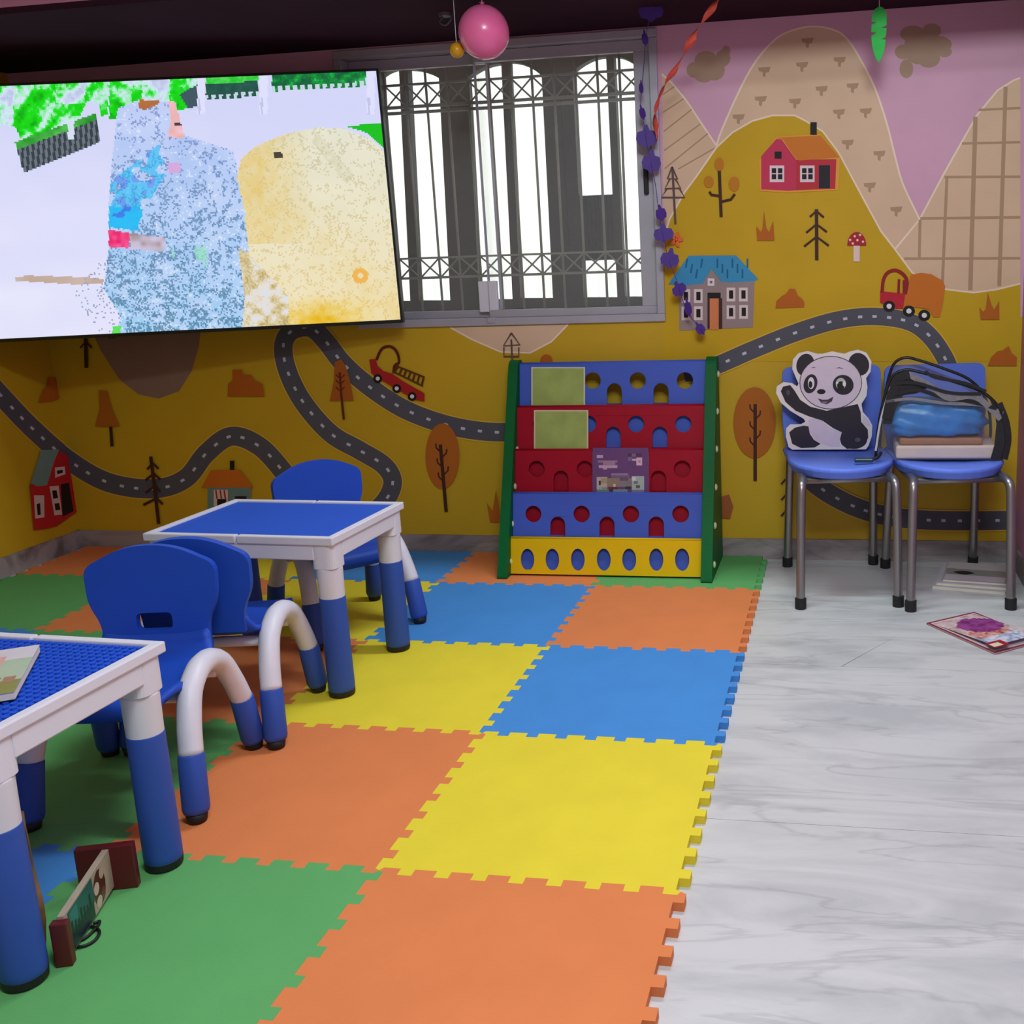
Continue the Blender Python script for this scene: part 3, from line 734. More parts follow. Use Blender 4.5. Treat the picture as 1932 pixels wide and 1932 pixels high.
# ------------------------------------------------------------------ foam mat: interlocking tiles
FOAM = {'orange': (228, 134, 79), 'yellow': (235, 216, 56), 'blue': (72, 145, 218), 'green': (98, 174, 102)}
FM = {k: mat(k + '_foam', v, .75, var=.035, vscale=7, bump=.25, bscale=350, spec=.25) for k, v in FOAM.items()}
T = .6
def seam(n=8, amp=.0105, phase=0):
    """dovetailed edge line of one tile side: offsets (t along, d across), t from 0 to T"""
    p = T / (2 * n); e = .004
    pts = []
    for k in range(2 * n):
        s = amp if (k % 2 == 0) else -amp
        f = 1 if s > 0 else -1
        pts += [(k * p - e * f, s), ((k + 1) * p + e * f, s)]
    pts[0] = (.006, pts[0][1]); pts[-1] = (T - .006, pts[-1][1])
    pts = [(0.0, 0.0)] + pts + [(T, 0.0)]
    return pts
SE = seam()
def tile(i, j, colr, label):
    x1, y0 = -T * i, T * j
    x0, y1 = x1 - T, y0 + T
    cut_b = y1 > 2.19
    if cut_b: y1 = 2.215
    if x0 < XL + .03: x0 = XL + .016
    gap = .0004
    out = []
    # bottom edge left->right
    out += [(x0 + t, y0 + d) for t, d in SE] if x0 == x1 - T else [(x0, y0), (x1, y0)]
    tmax = y1 - y0
    right = [(x1 - d, y0 + t) for t, d in SE if t < tmax + 1e-6]
    out += right
    if cut_b: out += [(right[-1][0], y1), (x0, y1)]
    else: out += [(x0 + t, y1 + d) for t, d in reversed(SE)]
    left = [(x0 - d, y0 + t) for t, d in reversed(SE) if t < tmax + 1e-6] if x0 == x1 - T else []
    if cut_b and left: out += [(left[0][0], y1)]
    out += left
    cl = [out[0]]
    for p in out[1:]:
        if (Vector(p) - Vector(cl[-1])).length > 1e-5: cl.append(p)
    if (Vector(cl[0]) - Vector(cl[-1])).length < 1e-5: cl.pop()
    cx, cy = (x0 + x1) / 2, (y0 + y1) / 2
    cl = [(cx + (p[0] - cx) * (1 - gap), cy + (p[1] - cy) * (1 - gap)) for p in cl]
    o = mk('foam_tile', prism(cl, [], MAT, ((0, 0, MAT), (1, 0, 0), (0, 1, 0), (0, 0, 1))), FM[colr], loc=(cx, cy, 0))
    tag(o, label, 'mat tile', 'interlocking foam mat tiles')
ROWN = {3: 'in the row against the back wall', 2: 'in the second row from the back wall', 1: 'in the third row from the back wall', 0: 'in the fourth row from the back wall', -1: 'in the nearest row'}
COLN = {0: 'beside the marble floor', 1: 'one in from the marble', 2: 'two in from the marble', 3: 'three in from the marble', 4: 'beside the left wall'}
GRID = {(0, 3): 'green', (0, 2): 'orange', (0, 1): 'blue', (0, 0): 'yellow', (0, -1): 'orange', (1, 3): 'orange', (1, 2): 'blue', (1, 1): 'yellow', (1, 0): 'orange', (1, -1): 'green',
        (2, 3): 'blue', (2, 2): 'yellow', (2, 1): 'orange', (2, 0): 'green', (2, -1): 'blue', (3, 3): 'yellow', (3, 2): 'orange', (3, 1): 'green', (3, 0): 'blue', (4, 3): 'orange', (4, 2): 'green', (4, 1): 'blue'}
for (i, j), c in GRID.items():
    tile(i, j, c, '%s foam tile %s, %s' % (c, ROWN[j], COLN[i]))

# ------------------------------------------------------------------ play tables
def play_table(label, loc, rz, studs):
    t = thing('play_table', label, 'table', loc, rz, 'white kids play tables')
    W, Dp, H = .578, .422, .462
    for s in (-1, 1):                                   # the rim comes in two halves that meet at a small notch
        x0, x1 = (-W / 2, -.003) if s < 0 else (.003, W / 2)
        o = .021
        pts = [(x0, -Dp / 2), (x1, -Dp / 2), (x1, -Dp / 2 + o), (x0 + o, -Dp / 2 + o), (x0 + o, Dp / 2 - o), (x1, Dp / 2 - o), (x1, Dp / 2), (x0, Dp / 2)] if s < 0 else \
              [(x0, -Dp / 2), (x1, -Dp / 2), (x1, Dp / 2), (x0, Dp / 2), (x0, Dp / 2 - o), (x1 - o, Dp / 2 - o), (x1 - o, -Dp / 2 + o), (x0, -Dp / 2 + o)]
        mk('rim_half', prism(pts, [], .022, ((0, 0, H), (1, 0, 0), (0, 1, 0), (0, 0, 1))), WHITEP, t, bevel=.003)
    pl = mk('play_plate', box(-W / 2 + .018, W / 2 - .018, -Dp / 2 + .018, Dp / 2 - .018, H - .02, H - .006), PLATE, t)
    if studs:
        V, Fa = [], []
        nx_, ny_ = 33, 23; px, py = (W - .05) / nx_, (Dp - .05) / ny_
        for i in range(nx_):
            for j in range(ny_):
                cx, cy = -W / 2 + .025 + px * (i + .5), -Dp / 2 + .025 + py * (j + .5)
                n = len(V)
                for z in (H - .006, H - .0025):
                    for k in range(8):
                        a = 2 * math.pi * (k + .5) / 8; V.append((cx + .0052 * math.cos(a), cy + .0052 * math.sin(a), z))
                for k in range(8): Fa.append((n + k, n + (k + 1) % 8, n + 8 + (k + 1) % 8, n + 8 + k))
                Fa.append(tuple(n + 8 + k for k in range(8)))
        st = mk('stud_field', (V, Fa), PLATE, t); st['kind'] = 'stuff'
    ax, ay = W / 2 - .012, Dp / 2 - .012
    for s in (-1, 1):
        mk('apron', rbox(-ax + .05, ax - .05, s * ay - .007, s * ay + .007, .397, H - .02, .003), WHITEP, t)
        mk('apron', rbox(s * ax - .007, s * ax + .007, -ay + .05, ay - .05, .397, H - .02, .003), WHITEP, t)
    for sx in (-1, 1):
        for sy in (-1, 1):
            cx, cy = sx * (W / 2 - .040), sy * (Dp / 2 - .040)
            post = rounded([(cx - .0352, cy - .0352), (cx + .0352, cy - .0352), (cx + .0352, cy + .0352), (cx - .0352, cy + .0352)], .026, 6)
            mk('corner_post', prism(post, [], .070, ((0, 0, H - .02), (1, 0, 0), (0, 1, 0), (0, 0, 1))), WHITEP, t)
            lg = mk('leg', lathe([(.0335, .27), (.0338, .28), (.0352, .366), (.0356, .3705), (.0346, .3712), (.0346, .3718)], 32, (cx, cy)), WHITEP, t, smooth=True)
            mk('leg_sleeve', lathe([(.0352, .016), (.0358, .017), (.0362, .03), (.0349, .284), (.0348, .2865), (.0340, .287)], 32, (cx, cy)), SLEEVE, lg, smooth=True)
            mk('foot_cap', lathe([(.030, 0), (.035, .004), (.0362, .018), (.034, .02)], 28, (cx, cy)), BLACKR, lg)
    return t
play_table('white kids table with smooth blue top near the shelf', (-1.318, .976, MAT), -.044, False)
play_table('white kids table with studded blue top at the left edge', (-1.300, -.190, MAT), -.052, True)

# ------------------------------------------------------------------ kids chairs
def kid_chair(label, loc, rz):
    t = thing('kids_chair', label, 'chair', loc, rz, 'blue kids chairs with white tube legs')
    # backrest, with hand hole; front is +y
    top = [(-.122, .295), (.122, .295), (.124, .355), (.150, .405), (.153, .492), (.055, .541), (-.055, .541), (-.153, .492), (-.150, .405), (-.124, .355)]
    out = rounded(top, [.0, .0, .025, .04, .024, .05, .05, .024, .04, .025], 5)
    hole = rounded([(-.042, .336), (.042, .336), (.042, .378), (-.042, .378)], .014, 4)
    lean = Vector((0, -.055, 1)).normalized(); nrm = Vector((0, 1, .055)).normalized()
    bk = mk('backrest', prism([(p[0], p[1] - .28) for p in out], [[(p[0], p[1] - .28) for p in hole]], .020, ((0, -.118, .28), (1, 0, 0), lean, nrm)), BLUEP, t, bevel=.006, seg=3)
    # seat shell
    prof = [(.158, .236, .118), (.166, .252, .128), (.160, .268, .140), (.140, .275, .148), (.08, .271, .150), (.0, .267, .148), (-.07, .270, .144), (-.105, .283, .136), (-.122, .305, .128), (-.126, .325, .122)]
    V, Fa = [], []; nxs = 14
    for (y, z, w) in prof:
        for i in range(nxs + 1):
            f = -1 + 2 * i / nxs
            V.append((w * f, y - .012 * (abs(f) ** 4 if y > .13 else 0), z + .010 * abs(f) ** 4))
    for j in range(len(prof) - 1):
        for i in range(nxs):
            a = j * (nxs + 1) + i; Fa.append((a, a + 1, a + nxs + 2, a + nxs + 1))
    st = mk('seat', (V, Fa), BLUEP, t, smooth=True)
    md = st.modifiers.new('shell', 'SOLIDIFY'); md.thickness = .014; md.offset = 0
    for s in (-1, 1):
        arch = catmull([(s * .171, .148, .142), (s * .164, .122, .205), (s * .158, .085, .262), (s * .156, .038, .289), (s * .155, .0, .294), (s * .156, -.038, .289), (s * .158, -.085, .262), (s * .164, -.122, .205), (s * .171, -.148, .142)], 6)
        fr = mk('leg_arch', tube(arch, .0255, 16), WHITEP, t, smooth=True)
        for q in (-1, 1):
            a, b_ = Vector((s * .1705, q * .147, .146)), Vector((s * .177, q * .172, .018))
            d = (b_ - a)
            sl = mk('leg_sleeve', tube([a, a + d * .02, a + d * .9, a + d * .97, b_], [.0265, .0275, .0285, .026, .020], 16), SLEEVE, fr, smooth=True)
            mk('foot_cap', tube([b_ - d * .03 + Vector((0, 0, 0)), Vector((b_.x, b_.y, .002)), Vector((b_.x, b_.y, 0))], [.0235, .020, .016], 14), BLACKR, fr, smooth=True)
    mk('crossbar', tube([(-.150, .07, .246), (.150, .07, .246)], .014, 12), WHITEP, t, smooth=True)
    mk('crossbar', tube([(-.150, -.07, .246), (.150, -.07, .246)], .014, 12), WHITEP, t, smooth=True)
    return t
c1 = kid_chair('blue kids chair tucked against the studded table, hand hole showing', (-1.285, .262, MAT), math.radians(191.5))
dup(c1, (-1.2965, .606, MAT), math.radians(11.2), 'blue kids chair back to back with another, facing the smooth table')
dup(c1, (-1.335, 1.345, MAT), math.radians(-129.8), 'blue kids chair standing askew behind the smooth table')

# ------------------------------------------------------------------ steel-legged chairs by the right wall
def steel_chair(label, loc, rz):
    t = thing('steel_leg_chair', label, 'chair', loc, rz, 'periwinkle steel-legged chairs')
    # front is +y; feet at x +-.165, y +-.25
    sh = [(-.182, -.21), (-.182, .02)] + [(-.182 * math.cos(math.pi * k / 18), .02 + .215 * math.sin(math.pi * k / 18)) for k in range(1, 18)] + [(.182, .02), (.182, -.21)]
    V, Fa = [], []
    n = len(sh); rows = ((1.0, .462, 0), (1.0, .470, 0), (.97, .476, 0), (.80, .472, 0), (.4, .466, 0))
    for f, z, _ in rows: V += [(x * f, -.0 + y * f, z) for x, y in sh]
    for r_ in range(len(rows) - 1):
        for i in range(n): j = (i + 1) % n; Fa.append((r_ * n + i, r_ * n + j, (r_ + 1) * n + j, (r_ + 1) * n + i))
    Fa.append(tuple((len(rows) - 1) * n + i for i in range(n)))
    b0 = len(V); V += [(x * .95, y * .95, .438) for x, y in sh]
    for i in range(n): j = (i + 1) % n; Fa.append((i, b0 + i, b0 + j, j))
    Fa.append(tuple(b0 + i for i in reversed(range(n))))
    mk('seat', (V, Fa), PERI, t, smooth=False, bevel=.004)
    ol = rounded([(-.168, .47), (.168, .47), (.183, .56), (.181, .775), (-.181, .775), (-.183, .56)], [.01, .01, .04, .035, .035, .04], 5)
    up = Vector((0, -.06, 1)).normalized()
    mk('backrest', prism([(p[0], p[1] - .47) for p in ol], [], .016, ((0, -.192, .47), (1, 0, 0), up, (0, 1, .06))), PERI, t, bevel=.005, seg=3)
    for s in (-1, 1):
        fl_ = catmull([(s * .165, .25, .0), (s * .161, .234, .28), (s * .158, .226, .395), (s * .154, .208, .426), (s * .148, .16, .431), (s * .145, .05, .431)], 6)
        lg = mk('leg', tube(fl_, .0152, 14), STEEL, t, smooth=True)
        mk('foot_cap', tube([(s * .165, .25, 0), (s * .1648, .248, .036)], .0195, 14), BLACKR, lg)
        rl = catmull([(s * .165, -.245, .0), (s * .160, -.225, .25), (s * .155, -.210, .43), (s * .155, -.222, .56), (s * .155, -.226, .64)], 6)
        lg = mk('leg', tube(rl, .0152, 14), STEEL, t, smooth=True)
        mk('foot_cap', tube([(s * .165, -.245, 0), (s * .1648, -.243, .036)], .0195, 14), BLACKR, lg)
        mk('side_rail', tube([(s * .150, .17, .426), (s * .153, -.205, .424)], .010, 10), STEEL, t, smooth=True)
    mk('cross_rail', tube([(-.152, .16, .424), (.152, .16, .424)], .011, 10), STEEL, t, smooth=True)
    return t
R1, R2 = math.radians(188), math.radians(187.3)
sc1 = steel_chair('periwinkle steel-legged chair holding the panda cutout', (.288, 1.925, 0), R1)
dup(sc1, (.656, 1.925, 0), R2, 'periwinkle steel-legged chair holding the clear bag')

# ------------------------------------------------------------------ panda cutout leaning on the left steel chair
PD = crop(1440, 640, 3.927)
YP = 2.035
pan = thing('panda_cutout', 'waving cartoon panda cutout board propped on a chair seat', 'cutout', (.28, YP, .478))
def pp(x, y, e=0.0):
    P = onwall(*PD(x, y), YP); zz = max(P.z, .479) if e == 0 else P.z
    return (P.x, zz)
outl = [(330, 88), (400, 108), (440, 108), (510, 90), (600, 108), (640, 92), (700, 78), (765, 100), (802, 165), (795, 240), (762, 290), (772, 350), (765, 420), (728, 480), (738, 540), (782, 590), (808, 640), (804, 720), (780, 790), (760, 832), (560, 834), (380, 834), (215, 834), (188, 800), (168, 720), (170, 660), (200, 632), (280, 630), (312, 612), (300, 590), (200, 530), (130, 470), (95, 400), (100, 350), (150, 318), (210, 325), (250, 350), (262, 330), (240, 280), (215, 220), (220, 150), (262, 103)]
mk('board', prism([pp(*p) for p in outl], [], .006, ((0, YP, 0), (1, 0, 0), (0, 0, 1), (0, -1, 0))), mat('white_board', (236, 228, 224), .6), pan, world=True)
V, Fa, Co = [], [], []
lay = [0]
def pd(pts, rgb):
    lay[0] += 1
    P = [pp(x, y, 1) for x, y in pts]
    for t in tessellate_polygon([[Vector((p[0], p[1], 0)) for p in P]]):
        q = [P[i] for i in t]
        if (q[1][0] - q[0][0]) * (q[2][1] - q[0][1]) - (q[2][0] - q[0][0]) * (q[1][1] - q[0][1]) < 0: q = q[::-1]
        n = len(V); V.extend([(a[0], YP - .0004 - .00006 * lay[0], a[1]) for a in q]); Fa.append((n, n + 1, n + 2)); Co.append(lin(rgb))
PB, PW = (40, 34, 44), (222, 206, 218)
pd(ellipse(312, 190, 66, 84, rot=.25), PB); pd(ellipse(708, 186, 76, 86, rot=-.35), PB)
pd([(130, 385), (148, 350), (200, 340), (232, 380), (275, 450), (350, 500), (470, 530), (700, 480), (722, 540), (726, 612), (775, 670), (778, 730), (752, 785), (690, 808), (620, 812), (580, 780), (568, 740), (582, 690), (520, 660), (440, 604), (340, 572), (240, 530), (165, 465)], PB)
pd(ellipse(500, 322, 232, 198, 36), (70, 60, 70)); pd(ellipse(500, 322, 226, 192, 36), PW)
pd([(338, 592), (380, 585), (430, 600), (490, 655), (580, 690), (566, 750), (570, 795), (500, 795), (430, 770), (375, 735), (335, 670)], PW)
pd([(192, 690), (235, 655), (300, 640), (335, 645), (345, 700), (375, 745), (425, 775), (380, 802), (280, 806), (215, 775)], PB)
pd(ellipse(670, 745, 100, 68, 24), PB); pd(ellipse(700, 745, 22, 16, 12), (92, 84, 96)); pd(ellipse(185, 395, 14, 22, 10), (78, 78, 90))
pd([(740, 560), (780, 600), (795, 650), (760, 640), (735, 610)], PW)
pd(ellipse(350, 330, 50, 72, rot=.25), PB); pd(ellipse(592, 338, 78, 74, rot=.3), PB)
pd(ellipse(355, 325, 24, 44), (236, 226, 232)); pd(ellipse(350, 335, 14, 26), (24, 22, 28)); pd(ellipse(362, 308, 7, 10, 10), (245, 240, 245))
pd(ellipse(575, 330, 38, 44), (200, 200, 190)); pd(ellipse(575, 345, 28, 34), (26, 26, 24)); pd(ellipse(600, 330, 12, 20, 10), (240, 240, 238)); pd(ellipse(548, 322, 10, 8, 10), (240, 240, 238))
pd(ellipse(430, 388, 32, 19, 14), (20, 18, 22)); pd([(405, 438), (440, 448), (480, 446), (520, 425), (508, 460), (470, 482), (430, 472)], (74, 58, 70)); pd([(430, 462), (480, 460), (462, 476), (440, 474)], (150, 120, 130))
pd([(350, 214), (372, 204), (394, 212), (372, 211)], (110, 96, 106)); pd([(535, 215), (565, 206), (596, 222), (565, 215)], (110, 96, 106))
mk('print', (V, Fa), PRINT, pan, cols=Co, world=True)

# ------------------------------------------------------------------ clear zipped bag with folded things on the right steel chair
YF, YBK = 1.835, 2.07
def bp(u, v, y=YF): P = onwall(u, v, y); return (P.x, max(P.z, .4785))
prof = [(1652, 868), (1656, 815), (1666, 760), (1682, 712), (1708, 698), (1740, 703), (1800, 720), (1850, 738), (1882, 765), (1897, 800), (1900, 845), (1890, 868)]
pr2 = [bp(*p) for p in prof]
bagt = thing('storage_bag', 'clear plastic storage bag with black piping on a chair seat', 'bag', (pr2[0][0] + .24, (YF + YBK) / 2, .478))
CLEAR = mat('clear_vinyl', (215, 220, 222), .12, alpha=.07, var=0)
PIPE = mat('black_piping', (18, 18, 20), .45)
STRAP = mat('grey_webbing', (128, 126, 128), .7, var=.15, vscale=60)
dyb = YBK - YF
cpx = [p[0] for p in pr2]; cmx = (min(cpx) + max(cpx)) / 2
def backp(p): return (cmx + (p[0] - cmx) * .9, .4785 + (p[1] - .4785) * 1.06)
n = len(pr2)
V = [(p[0], YF, p[1]) for p in pr2] + [(backp(p)[0], YBK, backp(p)[1]) for p in pr2]
Fa = [(i, i + 1, n + i + 1, n + i) for i in range(n - 1)] + [tuple(range(n - 1, -1, -1)), tuple(range(n, 2 * n))]
mk('vinyl_shell', (V, Fa), CLEAR, bagt, world=True)
for yy, f in ((YF, lambda p: p), (YBK, backp)):
    path = catmull([(f(p)[0], yy, max(f(p)[1], .483)) for p in pr2], 4)
    mk('piping', tube(path, .0052, 8), PIPE, bagt, world=True, smooth=True)
ra = random.Random(5)
def strip(name, pts, w, mt, ys):
    """flat band following (u, v) points on the front face, pushed out to depths ys"""
    Vv, Ff = [], []
    C3 = catmull([(Vector((bp(u, v)[0], y, bp(u, v)[1]))) for (u, v), y in zip(pts, ys)], 5)
    for i, p in enumerate(C3):
        d = (C3[min(i + 1, len(C3) - 1)] - C3[max(i - 1, 0)]).normalized(); nn = Vector((-d.z, 0, d.x)).normalized() * w / 2
        Vv += [p + nn, p - nn, p - nn + Vector((0, .003, 0)), p + nn + Vector((0, .003, 0))]
    for i in range(len(C3) - 1):
        for k in range(4): Ff.append((i * 4 + k, i * 4 + (k + 1) % 4, i * 4 + 4 + (k + 1) % 4, i * 4 + 4 + k))
    Ff += [(3, 2, 1, 0), tuple(len(Vv) - 4 + k for k in range(4))]
    return mk(name, (Vv, Ff), mt, bagt, world=True)
f0 = YF - .006
for pts in ([(1866, 750), (1884, 766), (1898, 800), (1902, 845), (1890, 869), (1868, 869), (1876, 840), (1880, 800), (1876, 775)], [(1666, 800), (1668, 755), (1684, 708), (1708, 698), (1730, 712), (1750, 732), (1730, 742), (1704, 746), (1690, 770), (1682, 800)]):
    mk('mesh_panel', prism([bp(*p) for p in pts], [], .003, ((0, YF - .002, 0), (1, 0, 0), (0, 0, 1), (0, -1, 0))), mat('black_mesh', (26, 28, 30), .5, var=.5, vscale=70), bagt, world=True)
strip('strap', [(1712, 705), (1755, 728), (1790, 750), (1840, 748), (1888, 790)], .020, STRAP, [f0, f0 - .004, f0 - .006, f0 - .004, f0])
strip('strap', [(1690, 742), (1730, 735), (1775, 748), (1830, 757), (1880, 770)], .013, PIPE, [f0 - .002] * 5)
strip('strap', [(1672, 790), (1683, 742), (1700, 712), (1716, 706)], .030, PIPE, [f0 - .001] * 4)
strip('zipper', [(1672, 757), (1720, 752), (1780, 760), (1850, 764), (1893, 778)], .010, STRAP, [f0 - .001] * 5)
strip('piping', [(1690, 722), (1730, 722), (1790, 740), (1850, 742)], .011, PIPE, [f0 - .008] * 4)
strip('strap', [(1885, 760), (1898, 795), (1902, 830), (1895, 866)], .020, PIPE, [f0 - .001] * 4)
strip('piping', [(1745, 700), (1765, 712), (1820, 722), (1860, 738)], .010, PIPE, [f0 - .003] * 4)
strip('highlight_streak', [(1652, 850), (1662, 790), (1680, 730)], .007, mat('white_highlight', (190, 188, 195), .5), [f0] * 3)  # pale band standing in for a highlight streak on the vinyl
mk('buckle', rbox(bp(1612, 855, 1.80)[0], bp(1648, 855, 1.80)[0], 1.79, 1.815, .4785, .492, .004), mat('dark_green_plastic', (24, 58, 66), .35), bagt, world=True)
mk('strap_end', tube(catmull([(bp(1640, 855, 1.80)[0], 1.80, .486), (bp(1655, 852, 1.81)[0], 1.81, .492), (bp(1662, 845, 1.83)[0], 1.83, .505)], 5), .006, 8), PIPE, bagt, world=True, smooth=True)
def lump(x0, x1, y0, y1, z0, z1, seed, amp):
    """soft folded bundle: a rounded box with creases"""
    bm = bmesh.new(); bmesh.ops.create_cube(bm, size=1)
    bmesh.ops.subdivide_edges(bm, edges=bm.edges[:], cuts=9, use_grid_fill=True)
    rr = random.Random(seed); ph = [rr.uniform(0, 6) for _ in range(8)]
    for v in bm.verts:
        p = v.co * 2
        k = Vector((p.x * math.sqrt(max(0, 1 - p.y * p.y * .18 - p.z * p.z * .18)), p.y * math.sqrt(max(0, 1 - p.x * p.x * .18 - p.z * p.z * .18)), p.z * math.sqrt(max(0, 1 - p.x * p.x * .28 - p.y * p.y * .18))))
        d = amp * (math.sin(p.x * 7 + ph[0] + 2 * math.sin(p.z * 3 + ph[1])) * .5 + math.sin(p.x * 13 + p.y * 5 + ph[2]) * .3 + math.sin(p.z * 9 + p.x * 4 + ph[3]) * .4)
        k *= (1 + d)
        v.co = Vector(((x0 + x1) / 2 + k.x * (x1 - x0) / 2, (y0 + y1) / 2 + k.y * (y1 - y0) / 2, z0 + (max(k.z, -1) + 1) * (z1 - z0) / 2))
    bm.verts.index_update()
    vf = [v.co.copy() for v in bm.verts], [tuple(v.index for v in f.verts) for f in bm.faces]; bm.free(); return vf
bx0, bx1 = bp(1690, 860, 1.86)[0], bp(1882, 860, 1.86)[0]
tag(mk('folded_sheet', rbox(bx0, bx1, 1.85, 2.04, .4790, .525, .008, 3), mat('cream_linen', (214, 192, 176), .85, var=.08, bump=.4, bscale=60)), 'cream folded sheet at the bottom of the clear bag', 'sheet')
tag(mk('folded_towel', rbox(bx0 + .012, bx1 - .05, 1.855, 2.03, .5255, .550, .008, 3), mat('tan_cotton', (156, 104, 72), .9, var=.1, bump=.4, bscale=80)), 'tan folded towel between cream sheet and blue cloth', 'towel')
tag(mk('folded_cloth', lump(bp(1672, 800, 1.86)[0], bp(1864, 800, 1.86)[0], 1.850, 2.02, .551, .680, 4, .085), mat('blue_shiny_cloth', (26, 118, 190), .35, var=.35, vscale=16), smooth=True), 'crumpled shiny blue cloth inside the clear bag', 'cloth')

# ------------------------------------------------------------------ slanted book rack
GRN = mat('green_plastic', (4, 100, 46), .5, var=.03, spec=.2)
RKB, RKR, RKY = mat('rack_blue_plastic', (74, 100, 198), .5, var=.03, spec=.2), mat('rack_red_plastic', (166, 8, 38), .5, var=.03, spec=.2), mat('rack_yellow_plastic', (234, 190, 6), .5, var=.03, spec=.2)
rack = thing('book_rack', 'plastic kids book rack with green sides and coloured holed tiers', 'book rack', (-.578, 2.03, MAT))
ZT = .812
def ysd(z): return 1.858 + .305 * (z - MAT) / (ZT - MAT)
for x0, x1, nm in ((-.985, -.947, 'side_panel'), (-.210, -.168, 'side_panel')):
    pl = rounded([(1.850, MAT), (2.21, MAT), (2.21, ZT), (2.155, ZT)], [.012, .02, .02, .03], 4)
    sp = mk(nm, prism(pl, [], x1 - x0, ((x1, 0, 0), (0, 1, 0), (0, 0, 1), (1, 0, 0))), GRN, rack, world=True, bevel=.005)
    for k in range(6):
        z = .07 + k * .135
        xb = x1 if x0 > -.5 else x1
        mk('bolt_cap', lathe([(.013, 0), (.013, .003), (.007, .007)], 12), mat('cream_plastic', (222, 222, 176), .45), sp, smooth=False).matrix_local = Matrix.Translation(Vector((xb, ysd(z) + .04, z)) - root_loc(rack)) @ Matrix.Rotation(math.pi / 2, 4, 'Y')
tiers = [(RKY, .026, .160, .026), (RKB, .150, .322, .034), (RKR, .312, .478, .150), (RKR, .468, .637, .300), (RKB, .627, .798, .456)]
def tier_frame(z0, z1, zlow):
    zm = (z0 + z1) / 2 if z0 > .1 else z0 + .08
    ym = ysd(zm) + .026; tl = Vector((0, .2, 1)).normalized()
    O = Vector((0, ym - .2 * (zm - zlow), zlow)); return O, Vector((1, 0, 0)), tl, Vector((0, -1, .2)).normalized()
def onpanel(u, v, fr):
    P = hit(u, v, fr[0], fr[3]) - fr[0]; return (P.x, P.dot(fr[2]))
HOLES = [[('o', x, 1056) for x in (995, 1042, 1090, 1139, 1187, 1238, 1287)],
         [('c', x, 970) for x in (1006, 1097, 1190, 1284)] + [('a', x, 990) for x in (1052, 1145, 1238)],
         [('c', x, 885) for x in (1012, 1103, 1195, 1287)] + [('a', x, 903) for x in (1058, 1150, 1242)],
         [('c', x, 800) for x in (1020, 1110, 1200, 1289)] + [('a', x, 820) for x in (1065, 1157, 1245)],
         [('c', x, 718) for x in (1030, 1118, 1203, 1292)] + [('a', x, 738) for x in (1075, 1159, 1247)]]
FR = []
for k, (mt_, z0, z1, zl) in enumerate(tiers):
    fr = tier_frame(z0, z1, zl); FR.append(fr)
    h = (z1 - zl) / fr[2].z
    hl = []
    for kind, u, v in HOLES[k]:
        cx, cz = onpanel(u, v, fr); s = .0315
        if kind == 'o': hl.append(ellipse(cx, cz, .027, .042, 20))
        elif kind == 'c': hl.append(ellipse(cx, cz, s, s, 20))
        else: hl.append([(cx - .029, cz - .060), (cx + .029, cz - .060)] + [(cx + .029 * math.cos(math.pi * i / 10), cz + .030 * math.sin(math.pi * i / 10)) for i in range(11)])
    hl = [q for q in hl if min(p[1] for p in q) > .004]
    x0, x1 = -.946, -.211
    pn = mk('tier_panel', prism([(x0, 0), (x1, 0), (x1, h), (x0, h)], hl, .007, fr), mt_, rack, world=True, bevel=.0018)
    # every tier has a tray floor and a top bead
    O = fr[0]
    yt = O.y + .2 * (z0 - zl) + .008
    mk('tray', box(x0, x1, yt, yt + (.034 if k < 4 else .05), z0 + .004, z0 + .009), mt_, rack, world=True)
    topc = fr[0] + fr[2] * h
    mk('top_bead', tube([(x0, topc.y + .0035, topc.z), (x1, topc.y + .0035, topc.z)], .0048, 8), mt_, rack, world=True, smooth=True)
mk('back_panel', box(-.947, -.21, 2.196, 2.204, .55, .60), RKB, rack, world=True)

# books standing in the rack: they lean on the tier behind the pocket they sit in
def rack_book(name, label, k, u0, u1, v0, v1, cover, edge, printed=None):
    fr = FR[k]; a = onpanel(u0, v1, fr); c = onpanel(u1, v0, fr)
    th = .007; off = .0095
    O = fr[0] + fr[3] * off
    b0 = a[1] - .012
    t = thing(name, label, 'book', tuple(O + fr[1] * ((a[0] + c[0]) / 2) + fr[2] * b0))
    mk('page_block', prism([(a[0] + .001, b0 + .001), (c[0] - .001, b0 + .001), (c[0] - .001, c[1] - .001), (a[0] + .001, c[1] - .001)], [], th, (O, fr[1], fr[2], fr[3])), mat('paper', (232, 226, 210), .8), t, world=True)
    mk('cover', prism([(a[0], b0), (c[0], b0), (c[0], c[1]), (a[0], c[1])], [], .0012, (O + fr[3] * .0013, fr[1], fr[2], fr[3])), cover, t, world=True)
    if printed:
        Vv, Ff, Cc = [], [], []
        for i, (px0, py0, px1, py1, col) in enumerate(printed):
            q = [onpanel(px0, py1, fr), onpanel(px1, py1, fr), onpanel(px1, py0, fr), onpanel(px0, py0, fr)]
            n_ = len(Vv); e = .0016 + i * .00005
            Vv += [O + fr[1] * p[0] + fr[2] * p[1] + fr[3] * e for p in q]; Ff.append((n_, n_ + 1, n_ + 2, n_ + 3)); Cc.append(lin(col))
        mk('cover_print', (Vv, Ff), PRINT, t, cols=Cc, world=True)
    return t
GB = mat('pale_green_cover', (164, 182, 100), .5, var=.16, vscale=12, spec=.2)
pr_g = lambda u0, u1, v0, v1, c: [(u0, v0, u1, v0 + 2.5, c), (u0, v0, u0 + 2.5, v1, c), (u1 - 2.5, v0, u1, v1, c)]
